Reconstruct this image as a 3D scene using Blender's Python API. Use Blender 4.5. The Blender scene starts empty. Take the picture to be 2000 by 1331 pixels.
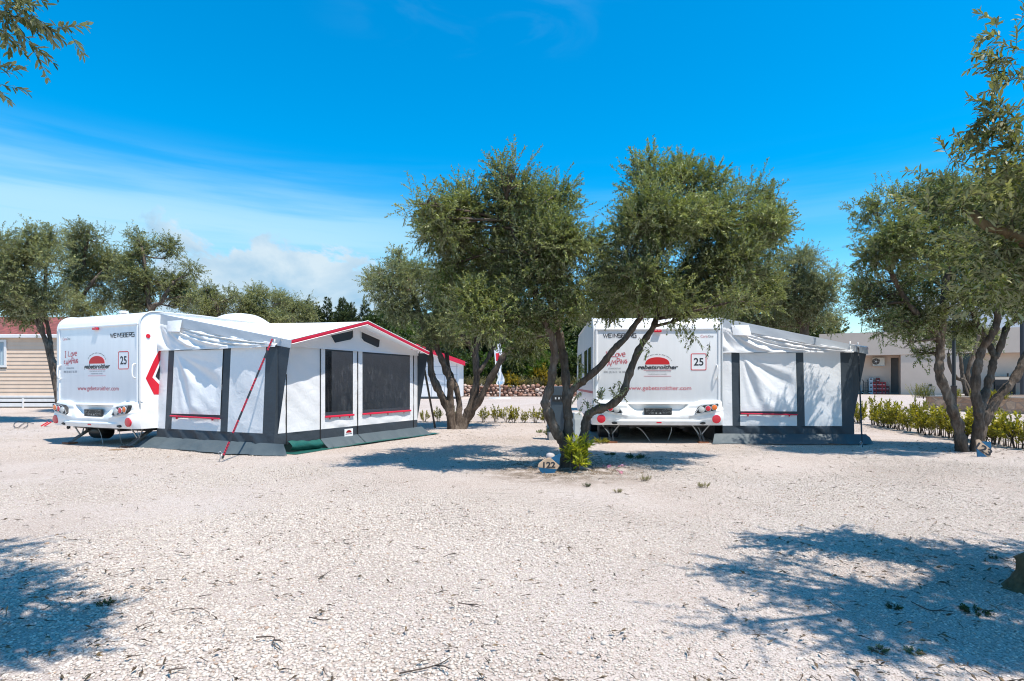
import bpy, math, random
import numpy as np
from mathutils import Vector, Matrix
rng = np.random.default_rng(7)
random.seed(7)
S = bpy.context.scene
COL = S.collection
F, CX, HY, CH = 1150.0, 1000.0, 748.0, 1.2

# ------------------------------------------------------------------ terrain
def sstep(a, b, x):
    t = np.clip((np.asarray(x, float) - a) / (b - a), 0, 1)
    return t * t * (3 - 2 * t)
def gz(x, y):
    x = np.asarray(x, float); y = np.asarray(y, float)
    base = 0.2 * sstep(14, 26, y)
    und = 0.010 * np.sin(x * 1.7 + 0.6 * y) + 0.008 * np.sin(y * 2.3 - x * 0.9 + 1.0) + 0.006 * np.sin(x * 3.9 + 1.3) * np.sin(y * 3.1)
    r = np.hypot(x - 0.95, y - 8.2)
    mound = 0.03 * np.exp(-(r / 1.0) ** 2)
    return base + und * (1 - sstep(10, 22, y)) + mound
def D_of(py):
    d = 10.0
    for _ in range(25):
        d = (CH - float(0.2 * sstep(14, 26, d))) * F / (py - HY)
    return d
def P(px, py, d):
    return Vector(((px - CX) * d / F, d, CH - (py - HY) * d / F))
def G(px, py):
    d = D_of(py)
    x = (px - CX) * d / F
    return Vector((x, d, float(gz(x, d))))

# ------------------------------------------------------------------ objects
def tag(o, label=None, cat=None, group=None, kind=None):
    if label: o['label'] = label
    if cat: o['category'] = cat
    if group: o['group'] = group
    if kind: o['kind'] = kind
    return o
def thing(name, label, cat, loc=(0, 0, 0), rz=0.0, group=None):
    o = bpy.data.objects.new(name, None)
    COL.objects.link(o)
    o.location = loc; o.rotation_euler = (0, 0, rz); o.empty_display_size = 0.2
    return tag(o, label, cat, group)
def copy_tree(o, parent=None):
    c = o.copy(); COL.objects.link(c)
    c.parent = parent
    if parent is not None:
        c.matrix_parent_inverse = Matrix.Identity(4)
    for ch in list(o.children):
        copy_tree(ch, c)
    return c
class MB:
    def __init__(s): s.v = []; s.f = []; s.m = []
    def add(s, vs, fs, mi=0):
        n = len(s.v); s.v += [tuple(v) for v in vs]
        s.f += [tuple(i + n for i in f) for f in fs]; s.m += [mi] * len(fs); return s
    def box(s, x0, x1, y0, y1, z0, z1, mi=0):
        return s.add([(x0, y0, z0), (x1, y0, z0), (x1, y1, z0), (x0, y1, z0), (x0, y0, z1), (x1, y0, z1), (x1, y1, z1), (x0, y1, z1)],
                     [(0, 3, 2, 1), (4, 5, 6, 7), (0, 1, 5, 4), (1, 2, 6, 5), (2, 3, 7, 6), (3, 0, 4, 7)], mi)
    def bar(s, a, b, w, t=None, mi=0, up=(0, 0, 1)):
        a = Vector(a); b = Vector(b); d = (b - a).normalized(); t = t or w
        u = d.cross(Vector(up))
        if u.length < 1e-3: u = d.cross(Vector((0, 1, 0)))
        u.normalize(); n = u.cross(d)
        o = [u * w / 2 + n * t / 2, -u * w / 2 + n * t / 2, -u * w / 2 - n * t / 2, u * w / 2 - n * t / 2]
        return s.add([a + q for q in o] + [b + q for q in o], [(0, 1, 2, 3), (7, 6, 5, 4), (0, 4, 5, 1), (1, 5, 6, 2), (2, 6, 7, 3), (3, 7, 4, 0)], mi)
    def tube(s, pts, rad, n=8, mi=0, cap=True, rough=0.0, seed=0, lobes=0.0):
        pts = [Vector(p) for p in pts]; r_ = random.Random(seed)
        if not hasattr(rad, '__len__'): rad = [rad] * len(pts)
        vs = []; fs = []; prev = None
        for i, p in enumerate(pts):
            d = (pts[min(i + 1, len(pts) - 1)] - pts[max(i - 1, 0)])
            if d.length < 1e-9: d = Vector((0, 0, 1))
            d.normalize()
            if prev is None:
                u = d.cross(Vector((0.3, 1, 0.1))); u.normalize()
            else:
                u = prev - d * prev.dot(d)
                if u.length < 1e-4: u = d.cross(Vector((1, 0, 0)))
                u.normalize()
            prev = u; w = d.cross(u)
            for k in range(n):
                a = 2 * math.pi * k / n
                rr = rad[i] * (1 + (rough * r_.uniform(-1, 1) if rough else 0))
                if lobes: rr *= 1 + lobes * (math.sin(3 * a + .35 * i + seed) + .6 * math.sin(5 * a - .22 * i + 2 * seed) * math.sin(.5 * i))
                vs.append(p + u * math.cos(a) * rr + w * math.sin(a) * rr)
        for i in range(len(pts) - 1):
            for k in range(n):
                k2 = (k + 1) % n
                fs.append((i * n + k, i * n + k2, (i + 1) * n + k2, (i + 1) * n + k))
        if cap:
            fs.append(tuple(range(n - 1, -1, -1))); fs.append(tuple(range((len(pts) - 1) * n, len(pts) * n)))
        return s.add(vs, fs, mi)
    def disc(s, c, nrm, r, h=0.01, n=20, r2=None, mi=0):
        c = Vector(c); nrm = Vector(nrm).normalized()
        return s.tube([c, c + nrm * h], [r, r if r2 is None else r2], n, mi)
    def prism(s, poly, y0, y1, mi=0):           # poly in (x,z), extruded along y
        n = len(poly)
        vs = [(x, y0, z) for x, z in poly] + [(x, y1, z) for x, z in poly]
        fs = [tuple(range(n)), tuple(range(2 * n - 1, n - 1, -1))] + [((i + 1) % n, i, i + n, (i + 1) % n + n) for i in range(n)]
        return s.add(vs, fs, mi)
    def grid(s, fn, nu, nv, mi=0, flip=False):
        vs = [fn(i / nu, j / nv) for j in range(nv + 1) for i in range(nu + 1)]
        fs = []
        for j in range(nv):
            for i in range(nu):
                a = j * (nu + 1) + i
                q = (a, a + 1, a + nu + 2, a + nu + 1)
                fs.append(q[::-1] if flip else q)
        return s.add(vs, fs, mi)
    def ribbon(s, pts, w, y=0.0, mi=0):         # flat polyline in the x-z plane
        pts = [Vector((p[0], 0, p[1])) for p in pts]
        n = len(pts); vs = []
        closed = (pts[0] - pts[-1]).length < 1e-6 and n > 2
        for i in range(n):
            if closed and i in (0, n - 1): d1 = (pts[1] - pts[0]).normalized(); d0 = (pts[-1] - pts[-2]).normalized()
            else:
                d1 = (pts[min(i + 1, n - 1)] - pts[i]); d0 = (pts[i] - pts[max(i - 1, 0)])
                if d1.length < 1e-9: d1 = d0
                if d0.length < 1e-9: d0 = d1
                d1 = d1.normalized(); d0 = d0.normalized()
            d = (d0 + d1)
            if d.length < 1e-3: d = d1
            d.normalize(); nn = Vector((-d.z, 0, d.x))
            sc = 1 / max(0.5, abs(nn.dot(Vector((-d1.z, 0, d1.x)))))
            for q in (1, -1):
                p = pts[i] + nn * q * w / 2 * sc
                vs.append((p.x, y, p.z))
        fs = [(2 * i, 2 * i + 1, 2 * i + 3, 2 * i + 2) for i in range(n - 1)]
        return s.add(vs, fs, mi)
    def xf(s, M):
        s.v = [tuple(M @ Vector(v)) for v in s.v]; return s
    def build(s, name, mat, parent=None, smooth=False, bevel=0.0, loc=None, autosmooth=None):
        me = bpy.data.meshes.new(name); me.from_pydata(s.v, [], s.f); me.update()
        mats = mat if isinstance(mat, (list, tuple)) else [mat]
        for m in mats: me.materials.append(m)
        if len(mats) > 1: me.polygons.foreach_set('material_index', s.m)
        if smooth: me.polygons.foreach_set('use_smooth', [True] * len(me.polygons))
        o = bpy.data.objects.new(name, me); COL.objects.link(o)
        if parent is not None: o.parent = parent
        if loc is not None: o.location = loc
        if bevel:
            b = o.modifiers.new('bevel', 'BEVEL'); b.width = bevel; b.segments = 2; b.limit_method = 'ANGLE'; b.angle_limit = math.radians(40)
        if autosmooth:
            me.set_sharp_from_angle(angle=math.radians(autosmooth))
        return o
def np_mesh(name, V, Fq, mats, parent=None, tint=None, midx=None, smooth=False):
    """V (n,3), Fq (m,k) constant-size faces."""
    me = bpy.data.meshes.new(name); n = len(V); m, k = Fq.shape
    me.vertices.add(n); me.vertices.foreach_set('co', np.ascontiguousarray(V, np.float32).ravel())
    me.loops.add(m * k); me.loops.foreach_set('vertex_index', np.ascontiguousarray(Fq, np.int32).ravel())
    me.polygons.add(m); me.polygons.foreach_set('loop_start', np.arange(0, m * k, k, dtype=np.int32))
    for mt in mats: me.materials.append(mt)
    if midx is not None: me.polygons.foreach_set('material_index', np.ascontiguousarray(midx, np.int32))
    if tint is not None:
        at = me.attributes.new('tint', 'FLOAT', 'POINT'); at.data.foreach_set('value', np.ascontiguousarray(tint, np.float32))
    if smooth: me.polygons.foreach_set('use_smooth', np.ones(m, bool))
    me.update(calc_edges=True)
    o = bpy.data.objects.new(name, me); COL.objects.link(o)
    if parent is not None: o.parent = parent
    return o
def text_geo(txt, height, width=None, shear=0.0, bold=0.0, align='CENTER', space=1.0):
    """flat glyph polygons in the x-z plane facing -y; scaled to a cap height and, if asked, a total width"""
    c = bpy.data.curves.new('lettering', 'FONT'); c.body = txt; c.size = 1.0; c.align_x = 'LEFT'; c.shear = shear; c.offset = bold; c.space_character = space
    o = bpy.data.objects.new('lettering_tmp', c); COL.objects.link(o)
    dg = bpy.context.evaluated_depsgraph_get(); ev = o.evaluated_get(dg); me = ev.to_mesh()
    V = [v.co.copy() for v in me.vertices]; FF = [tuple(p.vertices) for p in me.polygons]
    ev.to_mesh_clear(); bpy.data.objects.remove(o); bpy.data.curves.remove(c)
    x0 = min(v.x for v in V); x1 = max(v.x for v in V)
    sz = height / 0.72
    sx = sz if width is None else width / (x1 - x0)
    off = {'CENTER': -(x0 + x1) / 2, 'LEFT': -x0, 'RIGHT': -x1}[align]
    return [((v.x + off) * sx, 0.0, v.y * sz) for v in V], FF
def put_text(mb, txt, x, z, height, width=None, y=0.0, mi=0, **k):
    V, FF = text_geo(txt, height, width, **k)
    mb.add([(a + x, y, c + z) for a, b, c in V], FF, mi)

# ------------------------------------------------------------------ materials
def new_mat(name):
    m = bpy.data.materials.new(name); m.use_nodes = True
    nt = m.node_tree; return m, nt, nt.nodes['Principled BSDF']
def N(nt, t, **k):
    n = nt.nodes.new(t)
    for a, b in k.items():
        if hasattr(n, a): setattr(n, a, b)
    return n
def ramp(nt, stops):
    r = nt.nodes.new('ShaderNodeValToRGB'); e = r.color_ramp.elements
    while len(e) < len(stops): e.new(0.5)
    for q, (p, c) in zip(e, stops):
        q.position = p; q.color = (c[0], c[1], c[2], 1) if len(c) == 3 else c
    return r
def simple(name, col, rough=0.5, spec=0.5, var=0.0, vscale=6.0, bump=0.0, bscale=40.0, metal=0.0, dirt=None, stretch=None):
    m, nt, b = new_mat(name)
    b.inputs['Roughness'].default_value = rough; b.inputs['Specular IOR Level'].default_value = spec; b.inputs['Metallic'].default_value = metal
    b.inputs['Base Color'].default_value = (*col, 1)
    tc = N(nt, 'ShaderNodeTexCoord'); vec = tc.outputs['Object']
    if stretch:
        mp = N(nt, 'ShaderNodeMapping'); mp.inputs['Scale'].default_value = stretch
        nt.links.new(vec, mp.inputs['Vector']); vec = mp.outputs['Vector']
    if var:
        n = N(nt, 'ShaderNodeTexNoise'); n.inputs['Scale'].default_value = vscale; n.inputs['Detail'].default_value = 6
        nt.links.new(vec, n.inputs['Vector'])
        c0 = tuple(c * (1 - var) for c in col) if dirt is None else dirt
        r = ramp(nt, [(0.32, c0), (0.62, tuple(min(1, c * (1 + var * 0.35)) for c in col))])
        nt.links.new(n.outputs['Fac'], r.inputs['Fac']); nt.links.new(r.outputs['Color'], b.inputs['Base Color'])
    if bump:
        n2 = N(nt, 'ShaderNodeTexNoise'); n2.inputs['Scale'].default_value = bscale; n2.inputs['Detail'].default_value = 5
        nt.links.new(vec, n2.inputs['Vector'])
        bp = N(nt, 'ShaderNodeBump'); bp.inputs['Strength'].default_value = bump; bp.inputs['Distance'].default_value = 0.02
        nt.links.new(n2.outputs['Fac'], bp.inputs['Height']); nt.links.new(bp.outputs['Normal'], b.inputs['Normal'])
    return m
M = {}
M['paint'] = simple('white_caravan_paint', (0.80, 0.805, 0.81), 0.28, 0.5, 0.025, 1.6)
M['bumper'] = simple('white_bumper_plastic', (0.80, 0.80, 0.79), 0.32, 0.5, 0.10, 5.0)
M['paint'] = simple('white_caravan_paint', (0.84, 0.845, 0.85), 0.26, 0.5, 0.035, 2.6, bump=0.008, bscale=1.5, stretch=(3.0, 1.0, 0.22))
M['trim'] = simple('grey_trim', (0.55, 0.57, 0.58), 0.4)
M['black'] = simple('black_plastic', (0.018, 0.018, 0.02), 0.45, var=0.2)
M['ink'] = simple('black_lettering', (0.02, 0.022, 0.03), 0.5)
M['ink_red'] = simple('red_lettering', (0.52, 0.05, 0.08), 0.5)
M['ink_grey'] = simple('grey_lettering', (0.16, 0.17, 0.2), 0.5)
M['red'] = simple('red_vinyl', (0.62, 0.012, 0.03), 0.4)
M['red_dark'] = simple('deep_red_film', (0.55, 0.01, 0.015), 0.45)
M['sticker'] = simple('white_sticker', (0.82, 0.82, 0.83), 0.4)
def lens(name, col):
    m, nt, b = new_mat(name); b.inputs['Base Color'].default_value = (*col, 1); b.inputs['Roughness'].default_value = 0.12
    b.inputs['Coat Weight'].default_value = 0.6
    tc = N(nt, 'ShaderNodeTexCoord'); w = N(nt, 'ShaderNodeTexVoronoi'); w.inputs['Scale'].default_value = 110
    nt.links.new(tc.outputs['Object'], w.inputs['Vector'])
    bp = N(nt, 'ShaderNodeBump'); bp.inputs['Strength'].default_value = 0.5; bp.inputs['Distance'].default_value = 0.004
    nt.links.new(w.outputs['Distance'], bp.inputs['Height']); nt.links.new(bp.outputs['Normal'], b.inputs['Normal'])
    return m
M['lens_red'] = lens('red_lens', (0.62, 0.01, 0.03)); M['lens_amber'] = lens('amber_lens', (0.85, 0.17, 0.01)); M['lens_clear'] = lens('clear_lens', (0.55, 0.55, 0.52))
M['steel'] = simple('galvanised_steel', (0.42, 0.42, 0.42), 0.42, metal=0.7, var=0.25, vscale=12)
M['rust'] = simple('rusty_foot_plate', (0.25, 0.10, 0.05), 0.8, var=0.3, vscale=20)
M['chassis'] = simple('dark_chassis', (0.03, 0.03, 0.032), 0.8)
M['tyre'] = simple('tyre_rubber', (0.02, 0.02, 0.02), 0.8)
M['wood'] = simple('wood_block', (0.28, 0.17, 0.09), 0.8, var=0.3, vscale=10)

def fabric(name, col, rough=0.6, trans=0.25, wr=0.25, wscale=9.0, var=0.04):
    m, nt, b = new_mat(name)
    b.inputs['Roughness'].default_value = rough; b.inputs['Specular IOR Level'].default_value = 0.35
    tc = N(nt, 'ShaderNodeTexCoord')
    n = N(nt, 'ShaderNodeTexNoise'); n.inputs['Scale'].default_value = 2.3; n.inputs['Detail'].default_value = 4
    nt.links.new(tc.outputs['Object'], n.inputs['Vector'])
    r = ramp(nt, [(0.3, tuple(c * (1 - var) for c in col)), (0.65, col)])
    nt.links.new(n.outputs['Fac'], r.inputs['Fac']); nt.links.new(r.outputs['Color'], b.inputs['Base Color'])
    n2 = N(nt, 'ShaderNodeTexNoise'); n2.inputs['Scale'].default_value = wscale; n2.inputs['Detail'].default_value = 3; n2.inputs['Distortion'].default_value = 0.6
    nt.links.new(tc.outputs['Object'], n2.inputs['Vector'])
    bp = N(nt, 'ShaderNodeBump'); bp.inputs['Strength'].default_value = wr; bp.inputs['Distance'].default_value = 0.03
    nt.links.new(n2.outputs['Fac'], bp.inputs['Height']); nt.links.new(bp.outputs['Normal'], b.inputs['Normal'])
    if trans:
        t = N(nt, 'ShaderNodeBsdfTranslucent'); nt.links.new(r.outputs['Color'], t.inputs['Color']); nt.links.new(bp.outputs['Normal'], t.inputs['Normal'])
        mx = N(nt, 'ShaderNodeMixShader'); mx.inputs[0].default_value = trans
        nt.links.new(b.outputs['BSDF'], mx.inputs[1]); nt.links.new(t.outputs['BSDF'], mx.inputs[2])
        nt.links.new(mx.outputs[0], nt.nodes['Material Output'].inputs['Surface'])
    return m
M['canvas'] = fabric('white_awning_fabric', (0.82, 0.82, 0.825), 0.55, 0.14, 0.30, 7.0)
M['canvas_roof'] = fabric('white_roof_fabric', (0.84, 0.84, 0.845), 0.45, 0.16, 0.06, 4.0)
M['canvas_grey'] = fabric('pale_grey_fabric', (0.42, 0.46, 0.50), 0.55, 0.05, 0.12)
M['dark'] = fabric('anthracite_fabric', (0.040, 0.052, 0.065), 0.5, 0.0, 0.25)
M['flap'] = fabric('grey_mud_flap', (0.070, 0.092, 0.103), 0.6, 0.0, 0.35, 6.0)
M['green'] = fabric('green_groundsheet', (0.012, 0.09, 0.075), 0.45, 0.0, 0.4, 8.0)
M['red_trim'] = fabric('red_trim_fabric', (0.66, 0.02, 0.06), 0.5, 0.0, 0.2)
M['piping'] = simple('white_piping', (0.8, 0.8, 0.78), 0.5)
def film():
    m, nt, b = new_mat('dark_window_film')
    b.inputs['Base Color'].default_value = (0.02, 0.022, 0.025, 1); b.inputs['Roughness'].default_value = 0.08; b.inputs['Specular IOR Level'].default_value = 0.9
    tc = N(nt, 'ShaderNodeTexCoord'); mp = N(nt, 'ShaderNodeMapping'); mp.inputs['Rotation'].default_value = (0.7, 0, 0); mp.inputs['Scale'].default_value = (2, 5, 1.2)
    nt.links.new(tc.outputs['Object'], mp.inputs['Vector'])
    n2 = N(nt, 'ShaderNodeTexNoise'); n2.inputs['Scale'].default_value = 3.5; n2.inputs['Detail'].default_value = 3; n2.inputs['Distortion'].default_value = 1.2
    nt.links.new(mp.outputs['Vector'], n2.inputs['Vector'])
    rd = ramp(nt, [(0.42, (0.012, 0.013, 0.015)), (0.60, (0.055, 0.056, 0.058)), (0.70, (0.13, 0.13, 0.13))]); nt.links.new(n2.outputs['Fac'], rd.inputs['Fac']); nt.links.new(rd.outputs['Color'], b.inputs['Base Color'])  # film dirt and creases in the colour double as diagonal highlights and haze
    bp = N(nt, 'ShaderNodeBump'); bp.inputs['Strength'].default_value = 0.5; bp.inputs['Distance'].default_value = 0.02
    nt.links.new(n2.outputs['Fac'], bp.inputs['Height']); nt.links.new(bp.outputs['Normal'], b.inputs['Normal'])
    t = N(nt, 'ShaderNodeBsdfTransparent'); t.inputs['Color'].default_value = (0.42, 0.42, 0.44, 1)
    mx = N(nt, 'ShaderNodeMixShader'); mx.inputs[0].default_value = 0.68
    nt.links.new(b.outputs['BSDF'], mx.inputs[1]); nt.links.new(t.outputs['BSDF'], mx.inputs[2])
    nt.links.new(mx.outputs[0], nt.nodes['Material Output'].inputs['Surface'])
    return m
M['film'] = film()
M['glass'] = simple('dark_caravan_glass', (0.015, 0.017, 0.02), 0.08, 0.6)

def bark(name, c0, c1, c2):
    m, nt, b = new_mat(name); b.inputs['Roughness'].default_value = 0.85; b.inputs['Specular IOR Level'].default_value = 0.2
    tc = N(nt, 'ShaderNodeTexCoord'); mp = N(nt, 'ShaderNodeMapping'); mp.inputs['Scale'].default_value = (1, 1, 0.28)
    nt.links.new(tc.outputs['Object'], mp.inputs['Vector'])
    n = N(nt, 'ShaderNodeTexNoise'); n.inputs['Scale'].default_value = 26; n.inputs['Detail'].default_value = 8; n.inputs['Roughness'].default_value = 0.65
    nt.links.new(mp.outputs['Vector'], n.inputs['Vector'])
    n3 = N(nt, 'ShaderNodeTexNoise'); n3.inputs['Scale'].default_value = 3.2; n3.inputs['Detail'].default_value = 4
    nt.links.new(tc.outputs['Object'], n3.inputs['Vector'])
    r = ramp(nt, [(0.30, c0), (0.5, c1), (0.72, c2)])
    mx = N(nt, 'ShaderNodeMath', operation='MULTIPLY_ADD'); mx.inputs[1].default_value = 0.55; mx.inputs[2].default_value = 0.0
    nt.links.new(n.outputs['Fac'], mx.inputs[0])
    ad = N(nt, 'ShaderNodeMath', operation='MULTIPLY_ADD'); ad.inputs[1].default_value = 0.45
    nt.links.new(n3.outputs['Fac'], ad.inputs[0]); nt.links.new(mx.outputs[0], ad.inputs[2])
    nt.links.new(ad.outputs[0], r.inputs['Fac']); nt.links.new(r.outputs['Color'], b.inputs['Base Color'])
    bp = N(nt, 'ShaderNodeBump'); bp.inputs['Strength'].default_value = 0.9; bp.inputs['Distance'].default_value = 0.025
    nt.links.new(n.outputs['Fac'], bp.inputs['Height']); nt.links.new(bp.outputs['Normal'], b.inputs['Normal'])
    return m
M['bark'] = bark('olive_bark', (0.026, 0.019, 0.014), (0.105, 0.079, 0.060), (0.25, 0.205, 0.165))
M['bark_moss'] = bark('mossy_bark', (.05, .035, .016), (.15, .105, .055), (.28, .22, .12))
M['bark_dark'] = bark('dark_bark', (0.03, 0.024, 0.02), (0.08, 0.065, 0.052), (0.15, 0.13, 0.11))
def leaf(name, dark, mid, light, under, trans=0.28, rough=0.48, spec=0.32):
    m, nt, b = new_mat(name)
    at = N(nt, 'ShaderNodeAttribute', attribute_name='tint')
    r = ramp(nt, [(0.05, dark), (0.55, mid), (0.95, light)])
    nt.links.new(at.outputs['Fac'], r.inputs['Fac'])
    g = N(nt, 'ShaderNodeNewGeometry')
    mix = N(nt, 'ShaderNodeMix', data_type='RGBA'); 
    nt.links.new(g.outputs['Backfacing'], mix.inputs[0]); nt.links.new(r.outputs['Color'], mix.inputs[6]); mix.inputs[7].default_value = (*under, 1)
    nt.links.new(mix.outputs[2], b.inputs['Base Color'])
    b.inputs['Roughness'].default_value = rough; b.inputs['Specular IOR Level'].default_value = spec
    t = N(nt, 'ShaderNodeBsdfTranslucent')
    hs = N(nt, 'ShaderNodeHueSaturation'); hs.inputs['Saturation'].default_value = 1.3; hs.inputs['Value'].default_value = 1.3
    nt.links.new(r.outputs['Color'], hs.inputs['Color']); nt.links.new(hs.outputs['Color'], t.inputs['Color'])
    mx = N(nt, 'ShaderNodeMixShader'); mx.inputs[0].default_value = trans
    nt.links.new(b.outputs['BSDF'], mx.inputs[1]); nt.links.new(t.outputs['BSDF'], mx.inputs[2])
    nt.links.new(mx.outputs[0], nt.nodes['Material Output'].inputs['Surface'])
    return m
M['olive'] = leaf('olive_leaf', (0.054, 0.068, 0.014), (0.148, 0.176, 0.044), (0.34, 0.365, 0.125), (0.34, 0.37, 0.22))
M['olive_far'] = leaf('olive_leaf_grey', (0.066, 0.078, 0.024), (0.165, 0.182, 0.066), (0.34, 0.35, 0.15), (0.33, 0.35, 0.22))
M['olive_warm'] = leaf('olive_leaf_yellowish', (0.055, 0.064, 0.014), (0.142, 0.156, 0.038), (0.33, 0.33, 0.11), (0.34, 0.36, 0.21))
M['laurel'] = leaf('laurel_leaf', (0.09, 0.095, 0.012), (0.26, 0.235, 0.026), (0.50, 0.43, 0.06), (0.30, 0.29, 0.07), 0.35, 0.35)
M['laurel_bright'] = leaf('laurel_leaf_bright', (0.13, 0.15, 0.012), (0.32, 0.34, 0.02), (0.52, 0.50, 0.05), (0.32, 0.35, 0.06), 0.35, 0.35)
M['conifer'] = leaf('conifer_needles', (0.030, 0.045, 0.018), (0.065, 0.090, 0.036), (0.11, 0.14, 0.055), (0.07, 0.095, 0.04), 0.1, 0.6, 0.2)
M['bush'] = leaf('dark_bush_leaf', (0.018, 0.032, 0.010), (0.042, 0.066, 0.018), (0.085, 0.115, 0.03), (0.06, 0.085, 0.03), 0.2, 0.5, 0.3)
M['green_tree'] = leaf('green_tree_leaf', (0.03, 0.06, 0.010), (0.07, 0.125, 0.018), (0.13, 0.20, 0.03), (0.09, 0.14, 0.03), 0.3, 0.5, 0.3)
M['broom'] = leaf('broom_flower', (0.05, 0.065, 0.015), (0.16, 0.14, 0.02), (0.75, 0.45, 0.015), (0.4, 0.28, 0.02), 0.2, 0.6, 0.2)
M['dry'] = leaf('dry_grass', (0.12, 0.11, 0.04), (0.24, 0.21, 0.09), (0.36, 0.32, 0.17), (0.28, 0.25, 0.12), 0.2, 0.7, 0.2)
# ------------------------------------------------------------------ camera, world, sun
cam = bpy.data.cameras.new('camera'); co = bpy.data.objects.new('camera', cam); COL.objects.link(co)
co.location = (0, 0, CH); co.rotation_euler = (math.pi / 2, 0, 0)
cam.sensor_width = 36; cam.lens = 36 * F / 2000; cam.shift_y = (HY - 665.5) / 2000; cam.clip_start = 0.05; cam.clip_end = 3000
S.camera = co
SUN = Vector((0.31, -0.245, 0.918)).normalized()
sl = bpy.data.lights.new('sun', 'SUN'); sl.energy = 5.0; sl.angle = math.radians(0.53); sl.color = (1.0, 0.935, 0.85)
so = bpy.data.objects.new('sun', sl); COL.objects.link(so); so.location = (20, -20, 50)
so.rotation_euler = SUN.to_track_quat('Z', 'Y').to_euler()
W = bpy.data.worlds.new('World'); S.world = W; W.use_nodes = True
def make_world():
    nt = W.node_tree; bg = nt.nodes['Background']; L = nt.links
    sky = N(nt, 'ShaderNodeTexSky'); sky.sky_type = 'NISHITA'; sky.sun_disc = False
    sky.sun_elevation = math.asin(SUN.z); sky.sun_rotation = math.atan2(SUN.x, SUN.y)
    sky.air_density = 1.1; sky.dust_density = 0.35; sky.ozone_density = 3.0; sky.altitude = 100
    hs = N(nt, 'ShaderNodeHueSaturation'); hs.inputs['Saturation'].default_value = SKY_SAT; hs.inputs['Value'].default_value = SKY_VAL; hs.inputs['Hue'].default_value = SKY_HUE
    L.new(sky.outputs['Color'], hs.inputs['Color'])
    tc = N(nt, 'ShaderNodeTexCoord')
    sp = N(nt, 'ShaderNodeSeparateXYZ'); L.new(tc.outputs['Generated'], sp.inputs[0])
    def mt(op, a=None, b=None, c=None):
        n = N(nt, 'ShaderNodeMath', operation=op)
        for i, q in enumerate((a, b, c)):
            if q is None: continue
            if isinstance(q, (int, float)): n.inputs[i].default_value = q
            else: L.new(q, n.inputs[i])
        return n.outputs[0]
    def mr(v, a, b, c=0.0, d=1.0):
        n = N(nt, 'ShaderNodeMapRange', interpolation_type='SMOOTHSTEP'); L.new(v, n.inputs[0])
        for i, q in zip((1, 2, 3, 4), (a, b, c, d)): n.inputs[i].default_value = q
        return n.outputs[0]
    az = mt('ARCTAN2', sp.outputs[0], sp.outputs[1]); el = mt('ARCSINE', sp.outputs[2])
    def noise(sx, sz, scale, detail=6, dist=0.0, off=0.0, rough=0.55):
        cb = N(nt, 'ShaderNodeCombineXYZ')
        L.new(mt('MULTIPLY_ADD', az, sx, off), cb.inputs[0]); L.new(mt('MULTIPLY', el, sz), cb.inputs[1])
        cb.inputs[2].default_value = off
        n = N(nt, 'ShaderNodeTexNoise'); n.inputs['Scale'].default_value = scale; n.inputs['Detail'].default_value = detail; n.inputs['Distortion'].default_value = dist; n.inputs['Roughness'].default_value = rough
        L.new(cb.outputs[0], n.inputs['Vector']); return n.outputs['Fac']
    # thin high streaks low over the horizon, thicker to the left
    st = noise(0.8, 11.0, 1.8, 6, 0.22, 3.1)
    lowmask = mr(el, 0.37, 0.24)
    leftmask = mr(az, 0.55, -0.55, 0.35, 1.0)
    streak = mt('MULTIPLY', mt('MULTIPLY', mr(st, 0.40, 0.62), lowmask), leftmask)
    wash = mt('MULTIPLY', mr(el, 0.345, 0.21), mr(az, 0.30, -0.40, 0.06, 0.62))
    fac1 = mt('MINIMUM', mt('ADD', mt('MULTIPLY', streak, 0.45), wash), 1.0)
    # one wisp high up
    wn = noise(3.0, 9.0, 1.6, 5, 0.8, 7.7)
    wisp = mt('MULTIPLY', mt('MULTIPLY', mr(wn, 0.45, 0.75), mr(mt('ABSOLUTE', mt('ADD', az, 0.06)), 0.30, 0.05)), mr(mt('ABSOLUTE', mt('ADD', el, -0.555)), 0.07, 0.01))
    # cumulus bank
    cn = noise(1.0, 1.5, 7.5, 8, 0.25, 11.3, 0.6)
    band = mt('MULTIPLY', mr(el, 0.27, 0.14), mr(mt('ABSOLUTE', mt('ADD', az, 0.33)), 0.34, 0.10))
    cum = mr(mt('ADD', cn, mt('MULTIPLY', band, 0.32)), 0.62, 0.70)
    cum = mt('MULTIPLY', cum, mr(el, 0.30, 0.20))
    cs = noise(1.0, 1.3, 9.0, 6, 0.3, 21.0)
    ccol = ramp(nt, [(0.34, CLOUD_DARK), (0.62, CLOUD_LIGHT)]); L.new(cs, ccol.inputs['Fac'])
    def mix(f, a, b):
        n = N(nt, 'ShaderNodeMix', data_type='RGBA'); L.new(f, n.inputs[0]); L.new(a, n.inputs[6])
        if isinstance(b, tuple): n.inputs[7].default_value = (*b, 1)
        else: L.new(b, n.inputs[7])
        return n.outputs[2]
    c = mix(mt('MULTIPLY', fac1, 0.85), hs.outputs['Color'], STREAK)
    c = mix(mt('MULTIPLY', wisp, 0.08), c, STREAK)
    c = mix(mt('MULTIPLY', cum, 0.95), c, ccol.outputs['Color'])
    L.new(c, bg.inputs['Color']); bg.inputs['Strength'].default_value = SKY_STR
SKY_SAT, SKY_VAL, SKY_HUE, SKY_STR = 1.58, 1.05, 0.490, 0.15
STREAK = (2.5, 4.0, 4.9); CLOUD_DARK = (1.7, 2.8, 3.8); CLOUD_LIGHT = (3.3, 3.95, 4.4)
make_world()
S.view_settings.view_transform = 'Standard'; S.view_settings.look = 'None'; S.view_settings.exposure = 0.50; S.view_settings.gamma = 1.0
S.render.engine = 'CYCLES'; DENOISE = True; S.cycles.filter_width = 1.1
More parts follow.
